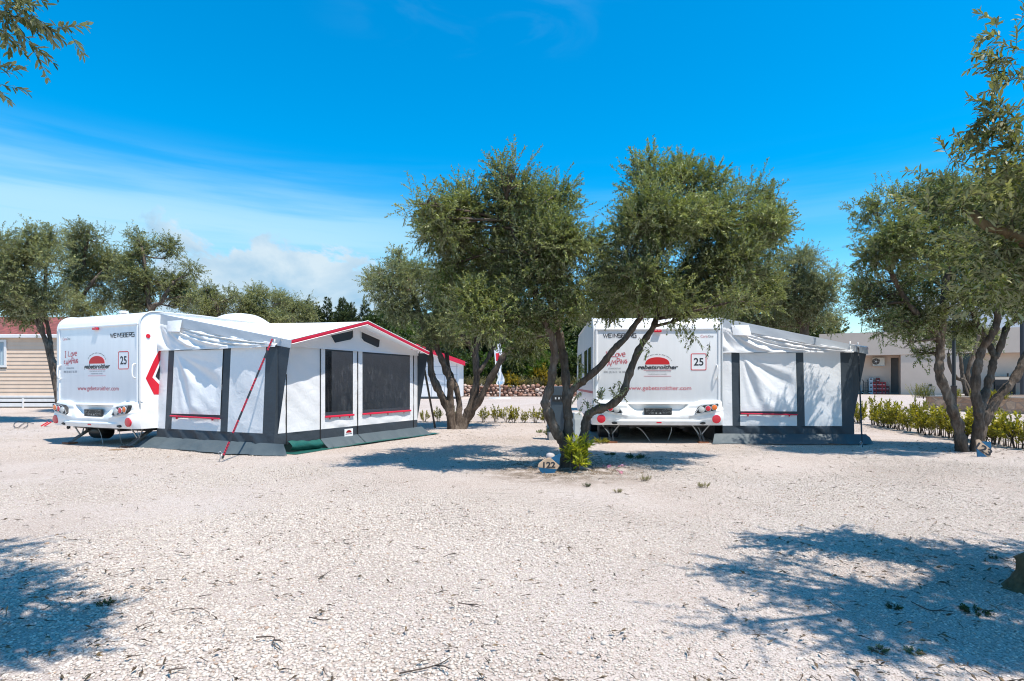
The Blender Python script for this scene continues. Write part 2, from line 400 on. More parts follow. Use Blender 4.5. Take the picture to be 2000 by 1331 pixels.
S.cycles.max_bounces = 6; S.cycles.diffuse_bounces = 3; S.cycles.glossy_bounces = 3; S.cycles.transmission_bounces = 4; S.cycles.transparent_max_bounces = 8
S.cycles.use_adaptive_sampling = True; S.cycles.adaptive_threshold = 0.005
try: S.cycles.use_denoising = DENOISE
except Exception: pass

# ------------------------------------------------------------------ ground sheet
def ground_mat():
    m, nt, b = new_mat('white_gravel_ground'); L = nt.links
    b.inputs['Roughness'].default_value = 0.9; b.inputs['Specular IOR Level'].default_value = 0.15
    tc = N(nt, 'ShaderNodeTexCoord'); vec = tc.outputs['Object']
    v = N(nt, 'ShaderNodeTexNoise'); v.inputs['Scale'].default_value = 95; v.inputs['Detail'].default_value = 4; v.inputs['Roughness'].default_value = 0.7; L.new(vec, v.inputs['Vector'])
    v2 = N(nt, 'ShaderNodeTexNoise'); v2.inputs['Scale'].default_value = 38; v2.inputs['Detail'].default_value = 5; v2.inputs['Roughness'].default_value = 0.75; L.new(vec, v2.inputs['Vector'])
    r = ramp(nt, [(0.30, (0.132, 0.105, 0.089)), (0.40, (0.284, 0.240, 0.208)), (0.47, (0.447, 0.390, 0.352)), (0.60, (0.528, 0.465, 0.426)), (0.75, (0.609, 0.544, 0.505))]); L.new(v.outputs['Fac'], r.inputs['Fac'])
    gap_shade = ramp(nt, [(0.33, (0.62, 0.57, 0.53)), (0.45, (0.95, 0.94, 0.93)), (0.55, (1, 1, 1))]); L.new(v2.outputs['Fac'], gap_shade.inputs['Fac'])  # darker specks in the colour imitate shaded gaps between stones
    mul = N(nt, 'ShaderNodeMix', data_type='RGBA', blend_type='MULTIPLY'); mul.inputs[0].default_value = 1.0
    L.new(r.outputs['Color'], mul.inputs[6]); L.new(gap_shade.outputs['Color'], mul.inputs[7])
    # broad tone changes and trodden, dusty patches
    n = N(nt, 'ShaderNodeTexNoise'); n.inputs['Scale'].default_value = 0.45; n.inputs['Detail'].default_value = 7; n.inputs['Roughness'].default_value = 0.6; L.new(vec, n.inputs['Vector'])
    pr = ramp(nt, [(0.33, (0.84, 0.79, 0.74)), (0.5, (0.98, 0.955, 0.93)), (0.68, (1, 1, 1))]); L.new(n.outputs['Fac'], pr.inputs['Fac'])
    m2 = N(nt, 'ShaderNodeMix', data_type='RGBA', blend_type='MULTIPLY'); m2.inputs[0].default_value = 1.0
    L.new(mul.outputs[2], m2.inputs[6]); L.new(pr.outputs['Color'], m2.inputs[7])
    # earthy bed round the tree that carries the 122 sign
    sp = N(nt, 'ShaderNodeVectorMath', operation='DISTANCE'); sp.inputs[1].default_value = (0.75, 8.2, 0); L.new(vec, sp.inputs[0])
    mr = N(nt, 'ShaderNodeMapRange', interpolation_type='SMOOTHSTEP'); L.new(sp.outputs['Value'], mr.inputs[0])
    mr.inputs[1].default_value = 1.7; mr.inputs[2].default_value = 0.5
    n3 = N(nt, 'ShaderNodeTexNoise'); n3.inputs['Scale'].default_value = 5.0; n3.inputs['Detail'].default_value = 8; L.new(vec, n3.inputs['Vector'])
    mm = N(nt, 'ShaderNodeMath', operation='MULTIPLY'); L.new(mr.outputs[0], mm.inputs[0])
    rr = ramp(nt, [(0.34, (0, 0, 0)), (0.55, (1, 1, 1))]); L.new(n3.outputs['Fac'], rr.inputs['Fac']); L.new(rr.outputs['Color'], mm.inputs[1])
    m3 = N(nt, 'ShaderNodeMix', data_type='RGBA'); L.new(mm.outputs[0], m3.inputs[0]); L.new(m2.outputs[2], m3.inputs[6]); m3.inputs[7].default_value = (0.16, 0.12, 0.085, 1)
    L.new(m3.outputs[2], b.inputs['Base Color'])
    ad = N(nt, 'ShaderNodeMath', operation='MULTIPLY_ADD'); ad.inputs[1].default_value = 0.4; L.new(v.outputs['Fac'], ad.inputs[0]); L.new(v2.outputs['Fac'], ad.inputs[2])
    bp = N(nt, 'ShaderNodeBump'); bp.inputs['Strength'].default_value = 0.8; bp.inputs['Distance'].default_value = 0.009
    L.new(ad.outputs[0], bp.inputs['Height']); L.new(bp.outputs['Normal'], b.inputs['Normal'])
    return m
M['ground'] = ground_mat()
def make_ground():
    ys = np.concatenate([np.linspace(-30, 0, 16)[:-1], np.linspace(0, 24, 121)[:-1], np.geomspace(24, 900, 40)])
    xs = np.concatenate([-np.geomspace(900, 14, 30)[:-1], np.linspace(-14, 14, 141), np.geomspace(14, 900, 30)[1:]])
    X, Y = np.meshgrid(xs, ys); Z = gz(X, Y)
    V = np.stack([X, Y, Z], -1).reshape(-1, 3); nx = len(xs); ny = len(ys)
    i, j = np.meshgrid(np.arange(nx - 1), np.arange(ny - 1)); a = (j * nx + i).ravel()
    Fq = np.stack([a, a + 1, a + nx + 1, a + nx], -1)
    o = np_mesh('ground', V, Fq, [M['ground']], smooth=True); tag(o, kind='structure')
make_ground()

# ------------------------------------------------------------------ loose gravel
def stone_mat():
    m, nt, b = new_mat('gravel_stone'); L = nt.links
    b.inputs['Roughness'].default_value = 0.85; b.inputs['Specular IOR Level'].default_value = 0.2
    at = N(nt, 'ShaderNodeAttribute', attribute_name='tint')
    r = ramp(nt, [(0.0, (0.105, 0.083, 0.068)), (0.012, (0.264, 0.211, 0.170)), (0.03, (0.441, 0.308, 0.221)), (0.06, (0.441, 0.377, 0.324)), (0.25, (0.517, 0.444, 0.380)), (0.6, (0.574, 0.501, 0.430)), (1.0, (0.653, 0.584, 0.515))])
    L.new(at.outputs['Fac'], r.inputs['Fac'])
    tc = N(nt, 'ShaderNodeTexCoord'); n = N(nt, 'ShaderNodeTexNoise'); n.inputs['Scale'].default_value = 60; n.inputs['Detail'].default_value = 4
    L.new(tc.outputs['Object'], n.inputs['Vector'])
    r2 = ramp(nt, [(0.3, (0.82, 0.79, 0.76)), (0.6, (1, 1, 1))]); L.new(n.outputs['Fac'], r2.inputs['Fac'])
    mx = N(nt, 'ShaderNodeMix', data_type='RGBA', blend_type='MULTIPLY'); mx.inputs[0].default_value = 1; L.new(r.outputs['Color'], mx.inputs[6]); L.new(r2.outputs['Color'], mx.inputs[7])
    L.new(mx.outputs[2], b.inputs['Base Color'])
    return m
M['stone'] = stone_mat()
def ico():
    t = (1 + 5 ** .5) / 2
    v = np.array([(-1, t, 0), (1, t, 0), (-1, -t, 0), (1, -t, 0), (0, -1, t), (0, 1, t), (0, -1, -t), (0, 1, -t), (t, 0, -1), (t, 0, 1), (-t, 0, -1), (-t, 0, 1)], float)
    v /= np.linalg.norm(v[0])
    f = np.array([(0, 11, 5), (0, 5, 1), (0, 1, 7), (0, 7, 10), (0, 10, 11), (1, 5, 9), (5, 11, 4), (11, 10, 2), (10, 7, 6), (7, 1, 8), (3, 9, 4), (3, 4, 2), (3, 2, 6), (3, 6, 8), (3, 8, 9), (4, 9, 5), (2, 4, 11), (6, 2, 10), (8, 6, 7), (9, 8, 1)])
    return v, f
ICO_V, ICO_F = ico()
def rot_rand(n, g=None):
    g = g or rng
    q = g.normal(size=(n, 4)); q /= np.linalg.norm(q, axis=1)[:, None]
    w, x, y, z = q.T
    return np.stack([np.stack([1 - 2 * (y * y + z * z), 2 * (x * y - z * w), 2 * (x * z + y * w)], -1),
                     np.stack([2 * (x * y + z * w), 1 - 2 * (x * x + z * z), 2 * (y * z - x * w)], -1),
                     np.stack([2 * (x * z - y * w), 2 * (y * z + x * w), 1 - 2 * (x * x + y * y)], -1)], 1)
def pebble_variants(k, g):
    out = []
    for _ in range(k):
        v = ICO_V.copy()
        for _ in range(4):                    # chop flat facets: crushed stone, not river pebbles
            d = g.normal(size=3); d /= np.linalg.norm(d); c = g.uniform(0.45, 0.75)
            s = v @ d; v = v - np.outer(np.maximum(0, s - c), d)
        v *= 1 + g.normal(0, 0.07, size=(12, 1))
        out.append(v)
    return np.array(out)
OCT_V = np.array([(1, 0, 0), (-1, 0, 0), (0, 1, 0), (0, -1, 0), (0, 0, 1), (0, 0, -1)], float)
OCT_F = np.array([(0, 2, 4), (2, 1, 4), (1, 3, 4), (3, 0, 4), (2, 0, 5), (1, 2, 5), (3, 1, 5), (0, 3, 5)])
def stones(name, xy, size, parent=None, mat=None, flat=(0.38, 0.68), tint=None, zoff=0.0, z=None, seed=3, raw=False, octa=False):
    g = np.random.default_rng(seed); n = len(xy)
    base_v, base_f = (OCT_V, OCT_F) if octa else (ICO_V, ICO_F); nv = len(base_v)
    PV = (OCT_V[None] * g.uniform(.7, 1.15, (40, 6, 1)) + g.normal(0, .12, (40, 6, 3)))[g.integers(0, 40, n)] if octa else pebble_variants(24, g)[g.integers(0, 24, n)]
    sc = size[:, None] * np.stack([g.uniform(0.75, 1.3, n), g.uniform(0.75, 1.2, n), g.uniform(*flat, n)], -1) * 0.5
    V = np.einsum('nij,nkj->nki', rot_rand(n, g), PV)
    V = V * sc[:, None, :]
    a = g.uniform(0, 6.283, n); ca, sa = np.cos(a), np.sin(a)
    x = V[..., 0] * ca[:, None] - V[..., 1] * sa[:, None]; y = V[..., 0] * sa[:, None] + V[..., 1] * ca[:, None]
    V = np.stack([x, y, V[..., 2]], -1)
    zz = gz(xy[:, 0], xy[:, 1]) if z is None else z
    V += np.stack([xy[:, 0], xy[:, 1], zz + sc[:, 2] * 0.35 + zoff], -1)[:, None, :]
    Fq = (base_f[None] + (np.arange(n) * nv)[:, None, None]).reshape(-1, 3)
    t = g.uniform(0, 1, n) if tint is None else tint
    if raw: return V.reshape(-1, 3), Fq, np.repeat(t, nv)
    return np_mesh(name, V.reshape(-1, 3), Fq, [mat or M['stone']], parent, np.repeat(t, nv))
def make_gravel():
    g = np.random.default_rng(11); XY = []; SZ = []
    for d0, d1, dens, s0, s1 in ((1.9, 3.2, 5200, .010, .031), (3.2, 4.2, 4400, .010, .029), (4.2, 5.4, 3700, .010, .028), (5.4, 6.6, 3000, .011, .027), (6.6, 8.4, 2300, .011, .027), (8.4, 10.4, 1500, .012, .027), (10.4, 12.5, 1000, .013, .028), (12.5, 19, 160, .018, .034)):
        half1 = d1 * 0.9 + 2.6; area = 2 * half1 * (d1 - d0); n = int(area * dens)
        x = g.uniform(-half1, half1, n); y = g.uniform(d0, d1, n); k = (np.abs(x) < y * 0.9 + 2.6) & ((np.abs(x) < y * 0.9 + .4) | (g.uniform(0, 1, n) < .5))
        x = x[k]; y = y[k]; s = s0 + (s1 - s0) * g.beta(1.6, 2.6, len(x))
        # finer, dustier patches between stonier ones
        pn = np.sin(x * 1.1 + 0.7 * y + np.sin(y * 0.8)) + np.sin(y * 1.6 - x * 0.6 + 1.3 * np.sin(x * 0.9))
        s *= 1 + 0.16 * pn
        k2 = g.uniform(0, 1, len(x)) < np.clip(0.86 + 0.30 * pn + 0.2 * np.sin(x * 3.1 + 2 * np.sin(y * 2.2)), 0.35, 1)
        k2 &= g.uniform(0, 1, len(x)) > 0.95 * np.exp(-((x - .75) ** 2 / .9 + (y - 8.15) ** 2 / .5))
        XY.append(np.stack([x[k2], y[k2]], -1)); SZ.append(s[k2])
    xy = np.concatenate(XY); sz = np.concatenate(SZ)
    sz = sz * .92
    big = g.uniform(0, 1, len(sz)) < 0.006; sz = np.where(big, sz * 1.9, sz)
    near = xy[:, 1] < 4.2 + 3.6 * g.uniform(0, 1, len(xy)) ** 1.3
    a = stones('gravel', xy[near], sz[near], seed=5, raw=True); b = stones('gravel', xy[~near], sz[~near], seed=6, raw=True, octa=True)
    o = np_mesh('gravel', np.concatenate([a[0], b[0]]), np.concatenate([a[1], b[1] + len(a[0])]), [M['stone']], None, np.concatenate([a[2], b[2]])); tag(o, kind='stuff')
make_gravel()
# ------------------------------------------------------------------ foliage
def nrm(a): return a / np.maximum(1e-9, np.linalg.norm(a, axis=-1, keepdims=True))
def clump_noise(p, s, seed):
    q = p * s + seed * 1.7
    return (np.sin(q[:, 0] * 2.1 + 1.3 * np.sin(q[:, 1] * 1.7)) + np.sin(q[:, 1] * 2.4 + 1.1 * np.sin(q[:, 2] * 1.9)) + np.sin(q[:, 2] * 2.6 + 1.2 * np.sin(q[:, 0] * 2.2))) / 3
def leaf_cloud(name, pos, dirs, length, K, L, Wd, mats, parent, seed, droop=0.0, tw_r=0.0025, spread=50, shape=4, tintbias=None, jit=0.25):
    """twigs at pos along dirs, each with K leaves; a leaf is a folded lance of 4 (or 6) points"""
    g = np.random.default_rng(seed); n = len(pos)
    dirs = nrm(dirs)
    ref = np.where(np.abs(dirs[:, 2:3]) < 0.9, np.array([[0, 0, 1.0]]), np.array([[1.0, 0, 0]]))
    u = nrm(np.cross(dirs, ref)); v = np.cross(dirs, u)
    ph0 = g.uniform(0, 6.283, n)
    k = np.arange(K); s = (0.08 + 0.92 * (k // 2 + 0.5) / max(1, (K + 1) // 2))
    phi = ph0[:, None] + (k % 2) * math.pi + (k // 2) * 1.75 + g.normal(0, 0.35, (n, K))
    ang = np.radians(spread) * (1 - 0.45 * s)[None] + g.normal(0, jit, (n, K))
    side = u[:, None] * np.cos(phi)[..., None] + v[:, None] * np.sin(phi)[..., None]
    ld = dirs[:, None] * np.cos(ang)[..., None] + side * np.sin(ang)[..., None]
    ld[..., 2] -= droop; ld = nrm(ld)
    bend = dirs[:, None] * (length[:, None] * s[None])[..., None]
    bend = bend + np.array([0, 0, -1.0]) * (droop * 0.5 * length[:, None] * s[None] ** 2)[..., None]
    base = pos[:, None] + bend
    ll = L * g.uniform(0.65, 1.25, (n, K)) * (1 - 0.25 * s)[None]
    up = nrm(np.array([0, 0, 1.0]) + 0.9 * g.normal(size=(n, K, 3)) * 0.6 + dirs[:, None] * 0.3)
    wv = nrm(np.cross(ld, up)); nn = np.cross(wv, ld)
    w = Wd * g.uniform(0.75, 1.2, (n, K))
    flip = np.sign(nn[..., 2:3] + 1e-6); wv = wv * flip; nn = nn * flip       # dark side up, silver side down
    tip = base + ld * ll[..., None] - nn * (ll * 0.10)[..., None]
    mid = base + ld * (ll * 0.48)[..., None] + nn * (ll * 0.05)[..., None]
    if shape == 4:
        V = np.stack([base, mid + wv * (w / 2)[..., None], tip, mid - wv * (w / 2)[..., None]], 2).reshape(-1, 3)
        nl = n * K; a = np.arange(nl) * 4; Fq = np.stack([a, a + 1, a + 2, a + 3], -1); vp = 4
    else:
        m1 = base + ld * (ll * 0.25)[..., None] + nn * (ll * 0.03)[..., None]; m2 = base + ld * (ll * 0.68)[..., None] + nn * (ll * 0.02)[..., None]
        V = np.stack([base, m1 + wv * (w * 0.40)[..., None], m2 + wv * (w * 0.46)[..., None], tip, m2 - wv * (w * 0.46)[..., None], m1 - wv * (w * 0.40)[..., None]], 2).reshape(-1, 3)
        nl = n * K; a = np.arange(nl) * 6
        Fq = np.concatenate([np.stack([a, a + 1, a + 2, a + 5], -1), np.stack([a + 5, a + 2, a + 3, a + 4], -1)]); vp = 6
    tw = g.uniform(0, 1, n) if tintbias is None else np.clip(tintbias + g.normal(0, 0.15, n), 0, 1)
    tint = np.clip(0.55 * tw[:, None] + 0.45 * g.uniform(0, 1, (n, K)), 0, 1)
    T = np.repeat(tint.ravel(), vp)
    mi = np.zeros(len(Fq), np.int32)
    if len(mats) > 1:                                       # the twig stems
        e = pos + dirs * length[:, None] + np.array([0, 0, -1.0]) * (droop * 0.5 * length)[:, None]
        r = tw_r; o0 = u * r; o1 = (-0.5 * u + 0.87 * v) * r; o2 = (-0.5 * u - 0.87 * v) * r
        TV = np.stack([pos + o0, pos + o1, pos + o2, e + o0 * .4, e + o1 * .4, e + o2 * .4], 1).reshape(-1, 3)
        b = np.arange(n) * 6 + len(V)
        TF = np.concatenate([np.stack([b, b + 1, b + 4, b + 3], -1), np.stack([b + 1, b + 2, b + 5, b + 4], -1), np.stack([b + 2, b, b + 3, b + 5], -1)])
        V = np.concatenate([V, TV]); Fq = np.concatenate([Fq, TF]); T = np.concatenate([T, np.full(len(TV), .3)])
        mi = np.concatenate([mi, np.ones(len(TF), np.int32)])
    if parent is not None: V = V - np.array(parent.location)
    return np_mesh(name, V, Fq, mats, parent, T, mi)
def sample_blobs(blobs, n, seed, shell=0.5, clump=1.6, thr=-0.35, flat=True):
    """blobs: rows (cx,cy,cz, rx,ry,rz). returns positions, outward dirs"""
    g = np.random.default_rng(seed); B = np.array(blobs, float)
    vol = (B[:, 3] * B[:, 4] * B[:, 5]) ** 0.85; pr = vol / vol.sum()
    P_ = []; D_ = []; got = 0
    while got < n:
        m = int((n - got) * 1.6) + 64
        i = g.choice(len(B), m, p=pr); d = nrm(g.normal(size=(m, 3))); r = g.uniform(0, 1, m) ** shell
        p = B[i, :3] + d * r[:, None] * B[i, 3:]
        k = clump_noise(p, clump, seed) > thr + g.normal(0, 0.18, m)
        p = p[k]; d = d[k]; P_.append(p); D_.append(d); got += len(p)
    return np.concatenate(P_)[:n], np.concatenate(D_)[:n]
def px_blobs(rows, D0, depth=1.0, seed=1, dj=0.5):
    """rows (px,py,rx,ry[,dD]) seen from the camera position -> real ellipsoids at their own distance"""
    g = random.Random(seed); out = []
    for r in rows:
        d = D0 + (r[4] if len(r) > 4 else g.uniform(-dj, dj)); c = P(r[0], r[1], d); k = d / F
        rm = (r[2] + r[3]) / 2 * k * depth
        out.append((c.x, c.y, c.z, r[2] * k, rm, r[3] * k))
    return out
def bumpy(blobs, seed, n=8):
    """break each ellipsoid into a core and smaller clumps: an uneven outline with hollows"""
    g = random.Random(seed); out = []
    for b in blobs:
        out.append(b[:3] + tuple(q * .55 for q in b[3:]))
        for _ in range(n):
            d = Vector((g.gauss(0, 1), g.gauss(0, 1), g.gauss(0, 1))).normalized(); e = g.uniform(.52, .86); s_ = g.uniform(.26, .46)
            out.append((b[0] + d.x * b[3] * e, b[1] + d.y * b[4] * e, b[2] + d.z * b[5] * e, b[3] * s_, b[4] * s_, b[5] * s_ * 1.1))
    return out
def catmull(pts, per=4):
    pts = [Vector(p) for p in pts]; out = []
    for i in range(len(pts) - 1):
        p0 = pts[max(i - 1, 0)]; p1 = pts[i]; p2 = pts[i + 1]; p3 = pts[min(i + 2, len(pts) - 1)]
        for k in range(per):
            t = k / per
            out.append(0.5 * ((2 * p1) + (p2 - p0) * t + (2 * p0 - 5 * p1 + 4 * p2 - p3) * t * t + (3 * p1 - p0 - 3 * p2 + p3) * t ** 3))
    out.append(pts[-1]); return out
def limb(mb, pts, r0, r1, n=9, per=4, rough=0.10, seed=0, flare=0.0, knots=True, lobes=0.0):
    c = catmull(pts, per); m = len(c); r_ = random.Random(seed); rr = []
    for i in range(m):
        t = i / (m - 1); r = r0 + (r1 - r0) * t ** 0.8
        if flare: r *= 1 + flare * math.exp(-i / (per * .45))
        if knots and (i > per or not flare): r *= 1 + 0.11 * r_.uniform(-1, 1) + 0.10 * math.sin(i * .9 + seed)
        rr.append(r)
    mb.tube(c, rr, n, rough=rough, seed=seed, lobes=lobes)
    return list(zip(c, rr))
def grow_limbs(mb, skel, blobs, seed, r0=0.028, sub=5, wig=0.12):
    """boughs from the nearest stem point into each clump, then finer ones inside it"""
    g = random.Random(seed)
    pts = [p for p, r in skel]
    for bi, b in enumerate(blobs):
        c = Vector(b[:3])
        cand = [p for p in pts if p.z < c.z + 0.1] or pts
        s = min(cand, key=lambda p: (p - c).length)
        mid = (s + c) / 2 + Vector((g.uniform(-1, 1), g.uniform(-1, 1), g.uniform(-.3, .6))) * wig * (c - s).length
        lb = limb(mb, [s, mid, c], r0, r0 * 0.5, 6, 4, 0.06, seed + bi, knots=False)
        for k in range(sub):
            d = Vector((g.gauss(0, 1), g.gauss(0, 1), g.gauss(0.3, 1))).normalized()
            e = c + Vector((d.x * b[3], d.y * b[4], d.z * b[5])) * 0.85
            s2 = g.choice(lb[len(lb) // 3:])[0]
            limb(mb, [s2, (s2 + e) / 2 + Vector((g.uniform(-.1, .1), g.uniform(-.1, .1), g.uniform(0, .12))) * b[3], e], r0 * 0.45, 0.004, 4, 3, 0, seed + bi * 17 + k, knots=False)
def olive(name, label, base, stems, blobs, ntw, seed, leafL=0.06, leafW=0.015, K=18, twL=(0.16, 0.34), mat='olive', group=None, rb=0.03, cat='olive tree', extra=None, thr=-0.30, sub=5, sprays=0.10, droop=0.25, tw_r=0.0022, clump=1.6, barkm='bark', shape=4, limbs=True, limb_stems=None, limb_blobs=None, bump=True):
    """stems: list of (points, r0, r1, flare)"""
    t = thing(name, label, cat, base, 0, group)
    mb = MB(); skel = []
    for i, (pts, r0, r1, fl) in enumerate(stems):
        sk = limb(mb, pts, r0, r1, 16, 7, 0.06, seed * 13 + i, fl, True, 0.10)
        if limb_stems is None or i in limb_stems: skel += sk
    if limbs: grow_limbs(mb, [s for s in skel if s[0].z > base[2] + 0.5] or skel, blobs if limb_blobs is None else limb_blobs, seed, rb, sub)
    mb.v = [tuple(Vector(v) - Vector(base)) for v in mb.v]
    mb.build('trunk', M[barkm], t, smooth=True)
    g = np.random.default_rng(seed + 100)
    blobs = bumpy(blobs, seed + 7) if bump else blobs
    p, d = sample_blobs(blobs, int(ntw * (1 - sprays)), seed, 0.45, clump, thr)
    dirs = nrm(d * 0.7 + g.normal(size=d.shape) * 0.55 + np.array([0, 0, 0.30]))
    ln = g.uniform(twL[0], twL[1], len(p))
    p2, d2 = sample_blobs(blobs, int(ntw * sprays), seed + 5, 0.06, clump, thr)
    dirs2 = nrm(d2 * 0.8 + g.normal(size=d2.shape) * 0.3 + np.array([0, 0, 0.55]))
    ln2 = g.uniform(twL[1] * 0.9, twL[1] * 1.5, len(p2))
    P_ = np.concatenate([p, p2]); D_ = np.concatenate([dirs, dirs2]); L_ = np.concatenate([ln, ln2])
    if extra is not None:
        P_ = np.concatenate([P_, extra[0]]); D_ = np.concatenate([D_, extra[1]]); L_ = np.concatenate([L_, extra[2]])
    tb = 0.5 + 0.45 * clump_noise(P_, 2.3, seed + 3)
    leaf_cloud('crown', P_, D_, L_, K, leafL, leafW, [M[mat], M['bark']], t, seed, droop, tw_r, 52, shape, tb)
    return t
def pxs(rows, D0, slope=0.0):
    """(px,py[,dD]) rows -> points at distance D0+dD"""
    return [P(r[0], r[1], D0 + (r[2] if len(r) > 2 else 0.0)) for r in rows]
def rad(px, D): return px * D / F

# --- the multi-stemmed olive with the 122 sign
D0 = 8.2; b0 = G(1112, 916)
b0 = Vector((P(1112, 916, D0).x, D0, float(gz(0.8, D0)) - 0.03))
A = [b0 + Vector((-0.05, 0, 0))] + pxs([(1102, 871, 0), (1084, 838, -.03), (1069, 804, -.06), (1066, 786, -.06), (1074, 758, -.05), (1079, 723, -.04), (1084, 695, -.05), (1078, 664, -.1), (1066, 633, -.15), (1055, 605, -.2), (1040, 560, -.2), (1015, 500, -.2), (1000, 430, -.1)], D0)
Bs = [b0 + Vector((0.02, .03, 0))] + pxs([(1110, 876, .03), (1110, 830, .05), (1108, 799, .06), (1107, 763, .1), (1103, 723, .15), (1098, 684, .2), (1092, 646, .2), (1084, 615, .25), (1075, 590, .3), (1060, 550, .4), (1050, 490, .5), (1040, 420, .5)], D0)
B2 = pxs([(1108, 780, .07), (1118, 763, .08), (1130, 751, .07), (1148, 738, 0), (1174, 715, -.08), (1197, 684, -.15), (1222, 661, -.1), (1245, 628, 0), (1266, 600, .15), (1276, 560, .4), (1284, 500, .55), (1280, 430, .6)], D0)
C = [b0 + Vector((0.16, .10, 0))] + pxs([(1139, 868, .15), (1142, 838, .16), (1147, 815, .15), (1163, 802, .1), (1194, 790, .05), (1217, 769, 0), (1227, 735, 0), (1240, 702, .05), (1258, 666, .1), (1276, 638, .2), (1285, 612, .3), (1305, 570, .5), (1340, 510, .7), (1370, 450, .7)], D0)
st = [(A, rad(10.5, D0), rad(5.5, D0), .4), (Bs, rad(10.5, D0), rad(5, D0), .4), (B2, rad(8, D0), rad(4, D0), 0), (C, rad(10, D0), rad(4.5, D0), .3)]
rows = [(930, 440, 70, 50, -.3), (985, 430, 60, 55, -.2), (870, 470, 50, 45, -.2), (1005, 378, 62, 58), (1000, 340, 36, 24), (930, 420, 72, 52), (848, 425, 58, 42), (835, 395, 30, 22), (905, 385, 35, 25), (1070, 420, 62, 62), (1095, 375, 28, 38), (955, 510, 100, 72), (1050, 520, 92, 80), (875, 520, 55, 62), (935, 590, 70, 50), (1000, 620, 90, 48), (1105, 470, 48, 45),
        (1115, 560, 60, 62), (1172, 540, 38, 62), (1165, 480, 22, 30), (1010, 670, 60, 28), (1190, 600, 30, 30),
        (1268, 350, 45, 42), (1265, 318, 24, 18), (1340, 375, 78, 48), (1335, 335, 40, 22), (1430, 400, 75, 48), (1485, 385, 42, 32), (1280, 445, 78, 62), (1380, 470, 90, 68), (1475, 460, 55, 48), (1520, 435, 24, 22), (1212, 445, 28, 32),
        (1275, 540, 62, 58), (1375, 560, 88, 52), (1455, 530, 48, 55), (1350, 592, 62, 24), (1260, 585, 36, 22), (1420, 592, 40, 20), (1335, 622, 28, 12), (1500, 445, 42, 40), (1480, 565, 40, 46), (1445, 588, 46, 24), (1215, 525, 44, 52), (1228, 578, 40, 28), (1300, 575, 60, 32), (1420, 520, 60, 60), (1330, 420, 80, 60)]
main_blobs = px_blobs([r for r in rows if r[0] < 1200], D0 + .45, 1.05, 4, 1.25) + px_blobs([r for r in rows if r[0] >= 1200], D0 + .2, .95, 5, 0.8)
ex_p = []; ex_d = []; ex_l = []
g_ = random.Random(41)
for (x0, y0, x1, y1, n_) in ((1300, 620, 1385, 668, 16), (1200, 735, 1225, 768, 4), (1165, 790, 1215, 775, 8), (1135, 740, 1150, 790, 7), (1130, 700, 1160, 740, 4), (1240, 655, 1262, 680, 4)):
    for _ in range(n_):
        t_ = g_.random(); p_ = P(x0 + (x1 - x0) * t_ + g_.uniform(-10, 10), y0 + (y1 - y0) * t_ + g_.uniform(-12, 4), D0 - 0.15 + g_.uniform(-.15, .15))
        ex_p.append(p_); dz = -0.6 if y0 < 640 else (0.9 if y0 > 770 else -0.3)
        ex_d.append((g_.uniform(-.6, .6), g_.uniform(-.4, .4), dz)); ex_l.append(g_.uniform(.10, .24))
extra = (np.array([tuple(p) for p in ex_p]), np.array(ex_d), np.array(ex_l))
olive('olive_tree', 'large multi-stemmed olive tree with the fish-shaped 122 sign at its foot', tuple(b0), st, main_blobs, 14500, 21, 0.056, 0.0185, 20, (0.13, 0.30), 'olive', None, 0.026, extra=extra, droop=0.18, thr=-0.20, sprays=.13, clump=2.5)

# --- the olive with the 123 sign
D1 = 10.3; b1 = Vector((P(1893, 884, D1).x, D1, float(gz(8, D1)) - .03))
S1 = [b1 + Vector((-.10, 0, 0))] + pxs([(1876, 860, -.03), (1870, 828, -.05), (1862, 804, -.1), (1851, 773, -.1), (1839, 744, -.1), (1834, 720, -.1), (1836, 691, -.1), (1838, 662, -.1), (1840, 636, -.1), (1842, 607, -.1), (1847, 560, 0), (1855, 500, 0)], D1)
S1b = pxs([(1836, 680, -.1), (1829, 653, -.1), (1807, 631, -.2), (1788, 610, -.3), (1765, 580, -.3), (1740, 530, -.3)], D1)
S2 = [b1 + Vector((.10, .0, 0))] + pxs([(1908, 850, -.05), (1913, 820, -.1), (1910, 800, -.1), (1906, 773, -.1), (1907, 735, -.1), (1911, 706, -.1), (1919, 682, -.1), (1935, 658, -.2), (1947, 629, -.2), (1950, 600, -.2), (1955, 550, -.2)], D1)
S3 = pxs([(1912, 800, .0), (1920, 782, 0.05), (1929, 756, 0.1), (1935, 730, 0.1), (1941, 703, .1), (1949, 689, .1), (1959, 660, .1), (1969, 636, .2), (1988, 622, .2), (2020, 595, .3)], D1)
S3b = pxs([(1943, 698, .1), (1930, 670, .2), (1918, 648, .2), (1908, 629, .2), (1893, 590, .2)], D1)
S4 = [b1 + Vector((.16, .06, 0))] + pxs([(1912, 858, .1), (1924, 821, .1), (1940, 792, .1), (1961, 763, .1), (1983, 737, .1), (2000, 706, .1), (2030, 650, .1), (2050, 590, .2)], D1)
st = [(S1, rad(10.5, D1), rad(5.5, D1), .25), (S1b, rad(6.5, D1), rad(4, D1), 0), (S2, rad(9.5, D1), rad(5.5, D1), .25), (S3, rad(8, D1), rad(4.5, D1), 0), (S3b, rad(6, D1), rad(4, D1), 0), (S4, rad(10.5, D1), rad(6.5, D1), .25)]
